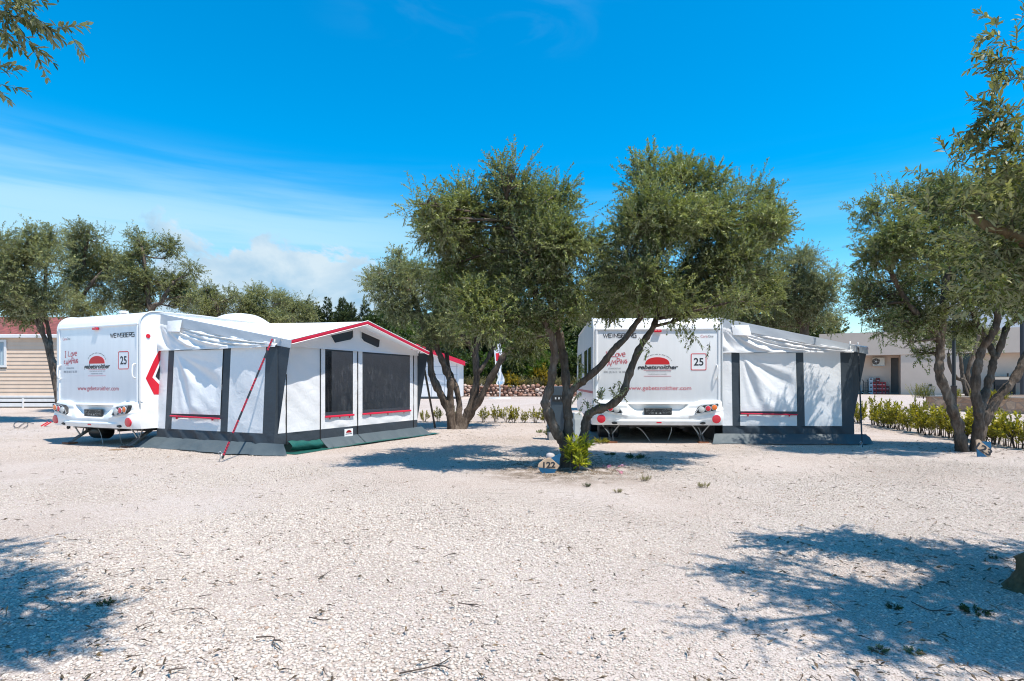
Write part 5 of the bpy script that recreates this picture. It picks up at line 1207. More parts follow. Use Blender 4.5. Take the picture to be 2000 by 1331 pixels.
    ny = len(ysn); FF = [(i * ny + j, (i + 1) * ny + j, (i + 1) * ny + j + 1, i * ny + j + 1) for i in range(len(xsn) - 1) for j in range(ny - 1)]
    mb = MB(); mb.add(V, FF); mb.build('roof', M['canvas_roof'], t, smooth=True)
    ends = []
    for y in ysn: 
        yy = min(max(y, 0), B); ends.append((y, ZR + (zfr(yy) - ZR) * (1 + o / A)))
    mb = MB()
    n_ = len(ends); vs = []
    for y, z in ends: vs += [(A + o + .004, y, z + .012), (A + o + .010, y, z - .022), (A + o - .004, y, z - .056)]
    mb.add(vs, [(3 * i + q, 3 * i + q + 1, 3 * i + q + 4, 3 * i + q + 3) for i in range(n_ - 1) for q in (0, 1)])
    mb.build('roof_trim', M['red_trim'], t, smooth=True)
    mb = MB()
    mb.tube([(A + o + .004, y, z + .016) for y, z in ends], .008, 6); mb.tube([(A + o - .003, y, z - .060) for y, z in ends], .007, 6); mb.build('trim_piping', M['piping'], t, smooth=True)
    # dark storm wings at both front corners
    for y in (.0, B):
        mb = MB(); top = ZR + (ZE - ZR) * (1 + o / A) - .02; s_ = -1 if y == 0 else 1
        mb.add([(A, y, top), (A + o - .01, y, top), (A + o * .5, y, 1.15), (A + .01, y, .40), (A, y, .36)], [(0, 1, 2, 3, 4)]); mb.build('storm_wing', M['dark'], t)
    # far side wall and the white poles inside
    mb = MB(); 
    def far(a, b): return (A * a, B, .02 + (zr(A * a) - .04) * b)
    mb.grid(far, 12, 10, flip=True); mb.build('far_side_wall', M['canvas'], t, smooth=True)
    mb = MB()
    for y in (.05, pk, B - .05): mb.tube([(A - .06, y, 0), (A - .06, y, zfr(y) - .1)], .014, 8)
    mb.tube([(A - .06, .05, ZE - .12), (A - .06, pk, ZP - .12), (A - .06, B - .05, ZE - .12)], .013, 8); mb.tube([(0, pk, ZR - .12), (A - .06, pk, ZP - .12)], .013, 8)
    mb.build('frame_pole', M['steel'], t)
    mb = MB()
    mb.tube([(A - .03, .02, ZE - .03), (A - .03, .02, ZE + .07)], .010, 6); mb.tube([(A + .10, -.02, ZE - .05), (A + .10, -.02, ZE + .05)], .009, 6); mb.tube([(A - .05, -.02, ZS - .02), (A - .05, -.02, ZS + .09)], .007, 6); mb.build('pole_tip', M['piping'], t, smooth=True)
    # maker's patch on the lower band
    mb = MB(); y0 = Yb(1.62); mb.box(A + .012, A + .020, y0, y0 + .24, .12, .31); pt_ = mb.build('patch', M['sticker'], t)
    def on_front(q): q.v = [(A + .022, y0 + .12 + x, z) for x, y, z in q.v]; return q
    mb = MB(); mb.prism([(.08 * math.cos(a), .235 + .05 * math.sin(a)) for a in np.linspace(0, math.pi, 13)], 0, .001); on_front(mb).build('emblem', M['red_dark'], pt_)
    mb = MB(); put_text(mb, 'gebetsroither', 0, .205, .024, .19, shear=.2, bold=.02); on_front(mb).build('lettering', M['ink'], pt_)
    # green groundsheet
    mb = MB(); mb.grid(lambda a, b: (.05 + (A + .33 - .05) * a, .06 + (B + .45) * b, .012 + .008 * math.sin(11 * a + 7 * b) + .0), 24, 24)
    gs = mb.build('groundsheet', M['green'], None, smooth=True); gs.location = (org.x, org.y, .012); gs.rotation_euler = (0, 0, ang); tag(gs, groundsheet_label, 'groundsheet')
    return t
A1, B1 = 2.97, 4.12
oA1 = cornR + l1 * .403
make_awning('white awning with dark windows and a red-edged gable, on the side of the askew caravan', oA1, u1, ANG1, A1, B1, 'green groundsheet peeping out from under the first awning front', 1.0)
A2, B2_ = 2.54, 4.1
oA2 = o2 + u2 * (CW / 2 + .01) + l2 * .06
make_awning('white awning seen from its rear side, dappled by tree shade, on the square-parked caravan', oA2, u2, ANG2, A2, B2_, 'green groundsheet edge under the second awning', 2.3, 2.20)
# --- storm straps
def strap(name, label, a, b, w, mats, seed, ladder=True):
    t = thing(name, label, 'strap', tuple(b))
    mb = MB(); a = Vector(a) - Vector(b); e = Vector((0, 0, .02)); n = 46; d = (e - a) / n
    side = d.cross(Vector((0, 1, 0))).normalized()
    for i in range(n):
        p = a + d * i; q = a + d * (i + .99); red = ladder and (i % 8) < 5
        mb.bar(p, q, w, .006, 0, up=(0, 1, 0))
        if red:
            for s in (-1, 1): mb.bar(p + side * s * w * .30 + Vector((0, -.006, 0)), p + d * .8 + side * s * w * .30 + Vector((0, -.006, 0)), w * .22, .004, 1, up=(0, 1, 0))
    mb.build('webbing', mats, t)
    mb = MB(); mb.tube([(-.05, -.03, -.06), (.0, .0, .10)], .008, 6); mb.tube(catmull([(0, 0, .10), (-.03, -.01, .13), (-.05, -.01, .10), (-.02, 0, .07)], 3), .006, 5); mb.build('peg', M['steel'], t, smooth=True)
    return t
wA1 = lambda x, y, z: oA1 + u1 * x + l1 * y + Vector((0, 0, z))
wA2 = lambda x, y, z: oA2 + u2 * x + l2 * y + Vector((0, 0, z))
q = P(434, 898, 8.95); q.z = float(gz(q.x, q.y)) + .03
strap('storm_strap', 'red and black ladder strap pegged in the gravel before the first awning corner', wA1(A1 - .06, -.06, 1.93), q, .031, [M['black'], M['red_trim']], 1)
q = G(850, 838)
strap('storm_strap', 'dark strap at the far front corner of the first awning, left of the slender-stemmed olive', wA1(A1 + .12, B1 + .02, 1.78), q, .05, [M['black'], M['black']], 2, False)
q = P(1684, 878, 10.6); q.z = float(gz(q.x, q.y)) + .02
strap('storm_strap', 'thin dark strap off the front corner of the second awning', wA2(A2 + .10, -.03, 1.90), q, .028, [M['black'], M['black']], 3, False)
# ------------------------------------------------------------------ far white tent
def far_tent():
    D = 36.5; c = P(908, 705, D); zb = float(gz(0, D)); xr = P(897, 700, D).x; W_ = 5.2; xl = xr - W_; pk = (xl + xr) / 2; ze = c.z; zp = ze + .95
    t = thing('tent', 'far white tent with a red-edged gable behind the slender-stemmed olive', 'tent', (pk, D, zb))
    w = W_ / 2; ze -= zb; zp -= zb
    mb = MB(); mb.add([(-w, 0, .12), (w, 0, .12), (w, 0, ze), (0, 0, zp), (-w, 0, ze)], [(0, 1, 2, 3, 4)]); mb.add([(w, 0, .12), (w, 3.2, .12), (w, 3.2, ze), (w, 0, ze)], [(0, 1, 2, 3)]); mb.add([(-w, 0, .12), (-w, 3.2, .12), (-w, 3.2, ze), (-w, 0, ze)], [(3, 2, 1, 0)])
    mb.build('wall', M['canvas'], t)
    mb = MB()
    for x in (.9, 1.7, 2.45): mb.box(x - .015, x + .015, -.02, 0, .15, ze - .2)
    for z in (.9, 1.5, 2.0): mb.box(-w, w - .1, -.015, 0, z - .01, z + .01)
    mb.build('seam', M['canvas_grey'], t)
    mb = MB(); mb.box(-w, w, -.03, .02, 0, .14); mb.build('lower_band', M['dark'], t)
    mb = MB(); e = .35; k = (zp - ze) / w
    for s in (-1, 1): mb.add([(0, -.4, zp + .05), (s * (w + e), -.4, ze - k * e + .05), (s * (w + e), 3.3, ze - k * e + .05), (0, 3.3, zp + .05)], [(0, 1, 2, 3) if s > 0 else (3, 2, 1, 0)])
    mb.build('roof', M['canvas_roof'], t)
    mb = MB()
    for s in (-1, 1): mb.add([(0, -.42, zp + .08), (s * (w + e + .05), -.42, ze - k * e + .08), (s * (w + e + .05), -.42, ze - k * e - .2), (0, -.42, zp - .2)], [(0, 1, 2, 3) if s > 0 else (3, 2, 1, 0)])
    mb.build('roof_trim', M['red_trim'], t)
far_tent()
# ------------------------------------------------------------------ beige mobile home
M['cladding'] = simple('beige_cladding', (0.66, 0.50, 0.38), 0.55, var=.06, vscale=3)
M['tile'] = simple('red_brown_tiles', (0.20, 0.055, 0.045), 0.7, var=.35, vscale=5)
M['white_wood'] = simple('white_boards', (0.70, 0.69, 0.68), .5, var=.06)
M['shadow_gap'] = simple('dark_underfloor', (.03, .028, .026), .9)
M['curtain'] = simple('blue_grey_curtain', (0.33, 0.42, 0.47), .8)
def mobile_home():
    D = 24.0; zb = float(gz(0, D)); zz = lambda py: CH - (py - HY) * D / F - zb
    xr = (160 - 1000) * D / F; Ln = 11.0
    t = thing('mobile_home', 'beige clapboard mobile home with a red tiled roof at the left edge', 'mobile home', (xr, D, zb))
    z0, z1 = zz(773), zz(660); mb = MB(); n = 15; h = (z1 - z0) / n; depth = 4.0
    wx0, wx1 = (-60 - 1000) * D / F - xr, (14 - 1000) * D / F - xr; wz0, wz1 = zz(718), zz(664)
    for i in range(n):
        a = z0 + i * h; 
        for x0, x1 in ((-Ln, wx0), (wx1, 0)) if (a + h * .5 > wz0 and a + h * .5 < wz1) else ((-Ln, 0),):
            mb.add([(x0, -.022, a), (x1, -.022, a), (x1, 0, a + h), (x0, 0, a + h), (x0, 0, a), (x1, 0, a)], [(0, 1, 2, 3), (4, 5, 1, 0)])
    mb.add([(0, 0, z0), (0, depth, z0), (0, depth, z1), (0, 0, z1), (-Ln, 0, z0), (-Ln, depth, z0), (-Ln, depth, z1), (-Ln, 0, z1)], [(0, 1, 2, 3), (7, 6, 5, 4), (1, 5, 6, 2)])
    mb.build('cladding', M['cladding'], t)
    mb = MB(); ze, zr_ = z1 + .10, z1 + 1.05
    def rf(a, b):
        x = -Ln - .3 + (Ln + .6) * a; y = -.11 + (depth / 2 + .11) * b; z = ze + (zr_ - ze) * b
        z += .032 * abs(math.sin(a * (Ln + .6) * math.pi / .25)) + .03 * ((b * 9) % 1.0) * -1
        return (x, y, z)
    mb.grid(rf, 330, 27); mb.add([(-Ln - .3, depth / 2, zr_), (.3, depth / 2, zr_), (.3, depth + .3, ze), (-Ln - .3, depth + .3, ze)], [(0, 1, 2, 3)])
    mb.add([(0, 0, z1), (0, depth / 2, zr_), (0, depth, z1)], [(0, 1, 2)]); mb.build('roof', M['tile'], t)
    mb = MB(); mb.box(-Ln - .3, .3, -.15, -.06, z1 - .02, ze + .03); mb.box(-Ln - .3, .3, -.06, .0, z1 - .02, z1 + .02); mb.build('gutter', M['white_wood'], t, bevel=.02)
    mb = MB(); mb.box(wx0, wx1, .02, .05, wz0, wz1); G_ = mb.build('window', simple('window_glass', (.10, .14, .17), .06), t)
    mb = MB()
    for a, b, c, d in ((wx0, wx1, wz0, wz0 + .09), (wx0, wx1, wz1 - .09, wz1), (wx1 - .10, wx1, wz0 + .09, wz1 - .09), (wx0, wx0 + .1, wz0 + .09, wz1 - .09)): mb.box(a, b, -.05, .02, c, d)
    mb.build('window_frame', M['white_wood'], G_)
    mb = MB(); mb.grid(lambda a, b: (wx0 + .12 + (wx1 - wx0 - .24) * a, .0 + .012 * math.sin(a * 110), wz0 + .1 + (wz1 - wz0 - .2) * b), 120, 1); mb.build('curtain', M['curtain'], G_, smooth=True)
    mb = MB()
    for py0, py1 in ((773, 777), (779, 785), (787.5, 794.5)): mb.box(-Ln, 0, -.06, -.02, zz(py1), zz(py0))
    for px in (48, -80): x = (px - 1000) * D / F - xr; mb.box(x - .03, x + .03, -.09, -.062, zz(798), zz(778))
    mb.build('skirting_board', M['white_wood'], t)
    mb = MB(); mb.box(-Ln, -.02, .3, depth, 0, z0); mb.build('chassis', M['shadow_gap'], t)  # solid dark block, its colour stands in for shade behind the skirting boards
mobile_home()
# ------------------------------------------------------------------ white house at the right
M['render'] = simple('white_render', (0.58, 0.46, 0.375), .85, var=.05, vscale=1.2, bump=.1, bscale=30)
M['render_up'] = simple('pale_blue_render', (0.50, 0.55, 0.60), .85, var=.05)
M['soffit'] = simple('concrete_floor', (0.42, 0.36, 0.32), .9, var=.15)
M['door_grey'] = simple('grey_door', (0.20, 0.19, 0.185), .6)
HA = (52.0, 1640); HB = (46.0, 2000); HZ = .2
hA = P(1640, 770, 52.0); hB = P(2000, 773.5, 46.0); hA.z = hB.z = HZ
hu = (hB - hA); hlen = hu.length; hu.normalize(); hn = Vector((-hu.y, hu.x, 0)); hn = hn if hn.y > 0 else -hn; hang = math.atan2(hu.y, hu.x)
def hx(px, off=0.0):
    r = (px - CX) / F; o = hA + hn * off
    return (r * o.y - o.x) / (hu.x - r * hu.y)
def hz(px, py, off=0.0):
    p = hA + hu * hx(px, off) + hn * off; return CH - (py - HY) * p.y / F - HZ
def house():
    t = thing('house', 'white flat-roofed house with an overhanging upper storey behind the right-hand olive', 'house', tuple(hA), hang)
    x0, x1 = hx(1600), hx(2120); zt = hz(1700, 649.5); zo = hz(1687, 694.5); rec = 1.6; xr_ = hx(1759.5)
    mb = MB()
    mb.box(x0, x1, 0, 9, zo, zt)                                   # upper fascia, overhanging
    mb.build('upper_wall', M['render'], t)
    dx0, dx1 = hx(1740, rec), hx(1759.5, rec) ; dz = hz(1748, 699, rec)
    mb = MB()
    mb.box(x0, dx0, rec, rec + .25, 0, zo - .003); mb.box(dx0, dx1 + .02, rec, rec + .25, dz, zo - .003)      # recessed wall with the doorway
    mb.box(xr_, hx(1880, .05), .05, 8.8, 0, zo - .003)                # projecting block
    mb.box(hx(1900, .05), x1, .9, 8.8, 0, zo - .003); mb.box(hx(1880, .05), hx(1900, .05), .05, 8.8, hz(1890, 690, .05), zo - .003)
    mb.build('ground_floor_wall', M['render'], t)
    mb = MB(); mb.box(dx0, dx1, rec + .9, rec + 1.0, .0, dz); mb.build('door_panel', M['door_grey'], t)
    mb = MB(); mb.box(dx0 - .0, dx0 + .02, rec + .25, rec + .9, 0, dz); mb.box(dx0, dx1, rec + .25, rec + .9, dz, dz + .05); mb.box(dx0, dx1, rec + .05, rec + .95, .0, .14); mb.build('door_reveal', M['door_grey'], t)
    mb = MB(); mb.box(hx(1881, .3), hx(1899, .3), .3, .36, .1, hz(1890, 690, .3)); mb.build('glass_door', simple('dark_blue_glass', (.012, .022, .03), .1), t)
    mb = MB(); mb.box(hx(1733, 2.4), x1 + 3, 2.4, 8, zt, zt + 3.3); mb.build('upper_storey', M['render_up'], t)
    mb = MB(); mb.box(x0, x1, -.8, rec, -.16, .0); mb.build('terrace_slab', M['soffit'], t)
    mb = MB(); a = hx(1817, .05); mb.box(a - .12, a + .12, .03, .05, hz(1817, 755), hz(1817, 751)); mb.build('wall_socket', M['black'], t)
    return rec
REC = house()
def on_house(px, off): 
    p = hA + hu * hx(px, off) + hn * off; return Vector((p.x, p.y, HZ))
def ac_unit():
    p = on_house(1716, REC - .38); w = (hx(1728, REC - .4) - hx(1704, REC - .4)); h = hz(1716, 699, REC) - hz(1716, 714.5, REC)
    z = hz(1716, 714.5, REC) + HZ
    t = thing('air_conditioner', 'cream air conditioner unit with a round fan on the house wall above the crates', 'air conditioner', (p.x, p.y, z), hang)
    mb = MB(); mb.box(-w / 2, w / 2, 0, .36, 0, h); mb.build('casing', simple('cream_metal', (.55, .52, .46), .5), t, bevel=.03)
    mb = MB(); mb.disc((-w * .22, -.01, h * .5), (0, -1, 0), h * .40, .02, 24); f = mb.build('fan_grille', simple('fan_dark', (.06, .05, .045), .6), t)
    mb = MB()
    for k in range(5): 
        a = k * 1.256; mb.bar((-w * .22, -.04, h * .5), (-w * .22 + math.cos(a) * h * .36, -.04, h * .5 + math.sin(a) * h * .36), .05, .01)
    mb.disc((-w * .22, -.035, h * .5), (0, -1, 0), .07, .02, 12); mb.build('fan_blade', M['trim'], f)
    mb = MB(); mb.box(-w / 2, w / 2, -.02, .38, -.05, -.002); mb.build('bracket', M['steel'], t)
    mb = MB(); mb.box(w * .05, w * .10, -.006, .0, h * .5, h * .75); mb.build('badge', M['black'], t)
ac_unit()
M['crate_red'] = simple('red_crate_plastic', (.42, .012, .025), .4); M['crate_dark'] = simple('dark_red_crate_plastic', (.16, .012, .016), .45); M['crate_grey'] = simple('pale_grey_crate_plastic', (.42, .46, .50), .45)
def crate_proto(mat):
    t = thing('drinks_crate', None, 'crate'); w, d, h, th = .50, .40, .355, .02
    mb = MB(); mb.box(-w / 2, w / 2, -d / 2, d / 2, 0, th); mb.box(-w / 2, -w / 2 + th, -d / 2, d / 2, th, h); mb.box(w / 2 - th, w / 2, -d / 2, d / 2, th, h); mb.box(-w / 2 + th, w / 2 - th, d / 2 - th, d / 2, th, h)
    a = .13; mb.box(-w / 2 + th, w / 2 - th, -d / 2, -d / 2 + th, th, h * .55); mb.box(-w / 2 + th, -a, -d / 2, -d / 2 + th, h * .55, h); mb.box(a, w / 2 - th, -d / 2, -d / 2 + th, h * .55, h); mb.box(-a, a, -d / 2, -d / 2 + th, h * .85, h)
    mb.build('shell', mat, t, bevel=.008)
    mb = MB(); mb.box(-a, a, -d / 2 + .03, -d / 2 + .04, h * .55, h * .85); mb.build('hand_hole', M['black'], t)
    mb = MB(); mb.box(-.15, .15, -d / 2 - .004, -d / 2, h * .25, h * .36); mb.build('label_strip', M['trim'], t)
    return t
def crates():
    pr = {k: crate_proto(M[k]) for k in ('crate_grey', 'crate_red', 'crate_dark')}; us = set(); off = REC - .3
    cols = [(1701, 'crate_grey', 4, 'grey'), (1708, 'crate_red', 3, 'red'), (1714.5, 'crate_dark', 4, 'dark red'), (1719.5, 'crate_red', 3, 'bright red'), (1726, 'crate_red', 3, 'red'), (1733, 'crate_dark', 2, 'dark red')]
    pos = ['beside the hand truck', 'next to the grey crates', 'in the tallest red stack', 'in the middle of the row', 'left of the lowest stack', 'nearest the doorway']
    lv = [['bottom', 'top'], ['bottom', 'middle', 'top'], ['bottom', 'second', 'third', 'top']]
    for i, (px, k, n_, cn) in enumerate(cols):
        for j in range(n_):
            o = pr[k] if k not in us else copy_tree(pr[k]); us.add(k)
            p = on_house(px, off); o.location = (p.x, p.y, HZ + j * .357); o.rotation_euler = (0, 0, hang + .02 * ((i * 3 + j) % 3 - 1)); o.scale = (.58 if i else .66, 1, 1)
            tag(o, f'{cn} drinks crate {pos[i]}, {lv[n_ - 2][j]} of its stack', 'crate', 'drinks crates by the house wall')
crates()
def hand_truck():
    p = on_house(1691, REC - .45); t = thing('hand_truck', 'dark two-wheeled hand truck leaning beside the grey crates', 'hand truck', tuple(p), hang)
    mb = MB()
    for s in (-1, 1): mb.tube(catmull([(s * .17, 0, .12), (s * .17, .12, .95), (s * .17, .05, 1.12), (s * .20 - .10, -.15, 1.28)], 4), .025, 6)
    for z in (.3, .55, .8, 1.0): mb.tube([(-.17, z * .12, z), (.17, z * .12, z)], .014, 5)
    mb.tube([(0, .03, .2), (0, .1, 1.0)], .014, 5); mb.build('frame', M['black'], t, smooth=True)
    mb = MB(); mb.box(-.2, .2, -.3, 0, .03, .05); mb.build('toe_plate', M['steel'], t)
    for s in (-1, 1):
        mb = MB(); mb.tube([(s * .25 - .04, .02, .15), (s * .25 + .04, .02, .15)], .15, 16); w_ = mb.build('wheel', M['tyre'], t, smooth=True, autosmooth=40); mb = MB(); mb.disc((s * .25, -.0, .15), (0, -1, 0), .05, .16, 10); mb.build('hub', M['trim'], w_)
hand_truck()
def bottle():
    p = on_house(1680.5, REC - .3); mb = MB(); mb.tube([(0, 0, 0), (0, 0, .5), (0, 0, .62), (0, 0, .72)], [.09, .09, .05, .05], 12); mb.tube([(0, 0, .72), (0, 0, .8)], .06, 10)
    o = mb.build('gas_cylinder', M['crate_grey'], None, smooth=True, autosmooth=40, loc=tuple(p)); tag(o, 'slim grey gas cylinder standing left of the hand truck', 'gas cylinder')
bottle()
def barbecue():
    p = on_house(1962, .1); t = thing('barbecue', 'black barbecue grill with side shelves in front of the house', 'barbecue', tuple(p), hang)
    mb = MB(); mb.box(-.65, .65, -.3, .3, .85, 1.25); mb.grid(lambda a, b: (-.65 + 1.3 * a, -.3 + .6 * b, 1.25 + .25 * math.sin(math.pi * b)), 6, 8); mb.build('grill_box', M['black'], t, bevel=.02)
    mb = MB(); mb.box(.66, 1.4, -.28, .28, 1.0, 1.35); mb.box(-1.3, -.66, -.28, .28, 1.12, 1.16); mb.build('side_shelf', M['black'], t)
    for x, y in ((-.6, -.25), (.6, -.25), (-.6, .25), (.6, .25), (1.3, -.2)): mb = MB(); mb.box(x - .03, x + .03, y - .03, y + .03, 0, .85); mb.build('leg', M['black'], t)
    mb = MB(); mb.box(-.6, .6, -.26, .26, .12, .8); mb.build('cabinet', M['shadow_gap'], t)
    mb = MB(); mb.tube([(.2, 0, 1.45), (.2, 0, 1.75)], .06, 8); mb.build('chimney', M['black'], t)
barbecue()
def terrace_post():
    q = P(1997, 776, 38.0); q.z = float(gz(q.x, 38)); mb = MB(); mb.tube([(0, 0, 0), (0, 0, 4.9)], .13, 12); mb.tube([(0, 0, 0), (0, 0, .25)], .18, 12)
    o = mb.build('post', simple('dark_post_paint', (.025, .028, .035), .5), None, smooth=True, autosmooth=40, loc=tuple(q)); tag(o, 'black round post on the terrace at the right frame edge', 'post')
terrace_post()
def lamp_post():
    D = 21.0; q = P(1863, 800, D); z0 = float(gz(q.x, D)); mt = simple('black_lamp_paint', (.012, .013, .015), .4)
    t = thing('lamp_post', 'slim black lamp post standing before the stone planter behind the right-hand olive', 'lamp post', (q.x, D, z0))
    mb = MB(); mb.tube([(0, 0, 0), (0, 0, .9), (0, 0, .92), (0, 0, .97), (0, 0, .98), (0, 0, 4.2)], [.085, .085, .10, .10, .062, .05], 14); mb.tube([(0, 0, 0), (0, 0, .06)], .14, 14); mb.build('pole', mt, t, smooth=True, autosmooth=40)
    mb = MB(); mb.tube([(0, 0, 4.2), (0, 0, 4.25), (0, 0, 4.5), (0, 0, 4.56)], [.06, .16, .20, .05], 14); mb.build('lantern', M['trim'], t, smooth=True, autosmooth=40)
lamp_post()
# ------------------------------------------------------------------ walls of stone
M['red_stone'] = None
def red_stone_mat(name, stops):
    m, nt, b = new_mat(name); b.inputs['Roughness'].default_value = .9; b.inputs['Specular IOR Level'].default_value = .15
    at = N(nt, 'ShaderNodeAttribute', attribute_name='tint'); r = ramp(nt, stops); nt.links.new(at.outputs['Fac'], r.inputs['Fac'])
    tc = N(nt, 'ShaderNodeTexCoord'); n = N(nt, 'ShaderNodeTexNoise'); n.inputs['Scale'].default_value = 7; n.inputs['Detail'].default_value = 6; nt.links.new(tc.outputs['Object'], n.inputs['Vector'])
    r2 = ramp(nt, [(.3, (.7, .66, .62)), (.65, (1, 1, 1))]); nt.links.new(n.outputs['Fac'], r2.inputs['Fac'])
    mx = N(nt, 'ShaderNodeMix', data_type='RGBA', blend_type='MULTIPLY'); mx.inputs[0].default_value = 1; nt.links.new(r.outputs['Color'], mx.inputs[6]); nt.links.new(r2.outputs['Color'], mx.inputs[7]); nt.links.new(mx.outputs[2], b.inputs['Base Color'])
    bp = N(nt, 'ShaderNodeBump'); bp.inputs['Strength'].default_value = .5; bp.inputs['Distance'].default_value = .03; nt.links.new(n.outputs['Fac'], bp.inputs['Height']); nt.links.new(bp.outputs['Normal'], b.inputs['Normal'])
    return m
M['red_stone'] = red_stone_mat('red_limestone', [(0, (.20, .10, .07)), (.3, (.36, .20, .145)), (.65, (.48, .32, .255)), (1, (.56, .46, .40))])
def dry_wall():
    y = 42.6; zb = float(gz(0, y)); g = np.random.default_rng(31)
    t = thing('stone_wall', 'low dry stone wall of reddish blocks along the far side of the gravel', 'stone wall', (0, y, zb))
    x0, x1 = (690 - 1000) * y / F, (1420 - 1000) * y / F
    mb = MB(); mb.box(x0, x1, .12, .75, -.1, .72); mb.build('core', simple('earth_core', (.10, .06, .045), .95), t)
    P_ = []; S_ = []; Z_ = []
    for row, z in enumerate((.07, .25, .42, .58, .72)):
        x = x0
        while x < x1:
            w = g.uniform(.20, .42); P_.append((x + w / 2, y + g.uniform(-.02, .04) + .1 + .02 * row)); S_.append(w * 1.12); Z_.append(zb + z + g.uniform(-.03, .03) - .03); x += w * .93
    o = stones('facing', np.array(P_), np.array(S_), None, M['red_stone'], (.62, .85), None, 0, np.array(Z_), 8)
    o.parent = t; o.matrix_parent_inverse = Matrix.Translation((0, -y, -zb))
dry_wall()
M['earth'] = simple('planter_earth', (.17, .115, .075), .95, var=.4, vscale=8)
def planter():
    a = P(1808, 806, 22.6); b = P(2060, 817, 19.8); a.z = b.z = float(gz(0, 21)) - .03; u = b - a; ln = u.length; ang = math.atan2(u.y, u.x)
    t = thing('stone_planter', 'low planter wall faced with brown crazy-paving stone, right of the house front', 'planter', tuple(a), ang)
    m, nt, bs = new_mat('crazy_paving_stone'); bs.inputs['Roughness'].default_value = .85
    tc = N(nt, 'ShaderNodeTexCoord'); mp = N(nt, 'ShaderNodeMapping'); mp.inputs['Scale'].default_value = (1, 1, 1.5); nt.links.new(tc.outputs['Object'], mp.inputs['Vector'])
    v = N(nt, 'ShaderNodeTexVoronoi'); v.inputs['Scale'].default_value = 3.4; nt.links.new(mp.outputs['Vector'], v.inputs['Vector']); ve = N(nt, 'ShaderNodeTexVoronoi', feature='DISTANCE_TO_EDGE'); ve.inputs['Scale'].default_value = 3.4; nt.links.new(mp.outputs['Vector'], ve.inputs['Vector'])
    sp = N(nt, 'ShaderNodeSeparateColor'); nt.links.new(v.outputs['Color'], sp.inputs[0]); r = ramp(nt, [(0, (.40, .235, .15)), (.5, (.50, .32, .21)), (1, (.56, .41, .30))]); nt.links.new(sp.outputs[0], r.inputs['Fac'])
    n = N(nt, 'ShaderNodeTexNoise'); n.inputs['Scale'].default_value = 9; n.inputs['Detail'].default_value = 7; nt.links.new(tc.outputs['Object'], n.inputs['Vector']); r3 = ramp(nt, [(.3, (.72, .7, .68)), (.65, (1.1, 1.08, 1.05))]); nt.links.new(n.outputs['Fac'], r3.inputs['Fac'])
    mx = N(nt, 'ShaderNodeMix', data_type='RGBA', blend_type='MULTIPLY'); mx.inputs[0].default_value = 1; nt.links.new(r.outputs['Color'], mx.inputs[6]); nt.links.new(r3.outputs['Color'], mx.inputs[7])
    rj = ramp(nt, [(.02, (1, 1, 1)), (.05, (0, 0, 0))]); nt.links.new(ve.outputs['Distance'], rj.inputs['Fac']); m2 = N(nt, 'ShaderNodeMix', data_type='RGBA'); nt.links.new(rj.outputs['Color'], m2.inputs[0]); nt.links.new(mx.outputs[2], m2.inputs[6]); m2.inputs[7].default_value = (.30, .22, .17, 1); nt.links.new(m2.outputs[2], bs.inputs['Base Color'])
    bp = N(nt, 'ShaderNodeBump'); bp.inputs['Distance'].default_value = .03; nt.links.new(ve.outputs['Distance'], bp.inputs['Height']); nt.links.new(bp.outputs['Normal'], bs.inputs['Normal'])
    h = .56
    mb = MB(); mb.box(0, ln, 0, .28, 0, h); mb.box(0, .28, .28, 9, 0, h); mb.build('wall', m, t)
    mb = MB(); mb.box(-.03, ln, -.03, .31, h, h + .05); mb.box(-.03, .31, .312, 9, h, h + .05); mb.build('coping', simple('pale_coping', (.44, .36, .29), .85, var=.2, vscale=6), t, bevel=.01)
    mb = MB(); mb.grid(lambda q, w: (.32 + (ln - .32) * q, .3 + 8.7 * w, h - .05 + .04 * math.sin(9 * q + 5 * w)), 20, 20); mb.build('soil', M['earth'], t)
    g = random.Random(4)
    lab = ['rosemary clump at the corner of the stone planter', 'rosemary clump beside the twisted olive in the planter', 'small grey-green plant right of the planter olive', 'small round plant in the planter below the barbecue', 'small plant in the planter near the right frame edge']
    for i, (px, s) in enumerate(((1829, 1.0), (1892, .65), (1940, .6), (1972, .6), (1990, .55))):
        D = 22.3 - .012 * (px - 1808); p = P(px, 775, D); r0 = .30 * s; nn = 90; gg = np.random.default_rng(500 + i)
        tt = thing('rosemary_plant', lab[i], 'plant', (p.x, D + .7, float(a.z) + h - .05), 0, 'small plants in the stone planter')
        mb = MB(); limb(mb, [(0, 0, -.03), (0, 0, .15 * s)], .02, .01, 5, 2, 0, i, knots=False); mb.build('stem', M['bark_dark'], tt)
        pp = np.stack([gg.normal(0, r0 * .55, nn), gg.normal(0, r0 * .45, nn), np.full(nn, .0)], -1) + np.array(tt.location); dd = np.stack([gg.normal(0, .3, nn), gg.normal(0, .3, nn), np.ones(nn)], -1)
        leaf_cloud('foliage', pp, dd, gg.uniform(.3, .6, nn) * s, 16, .07, .016, [M['laurel'], M['bark_dark']], tt, 600 + i, 0, .003, 35, 4)
planter()
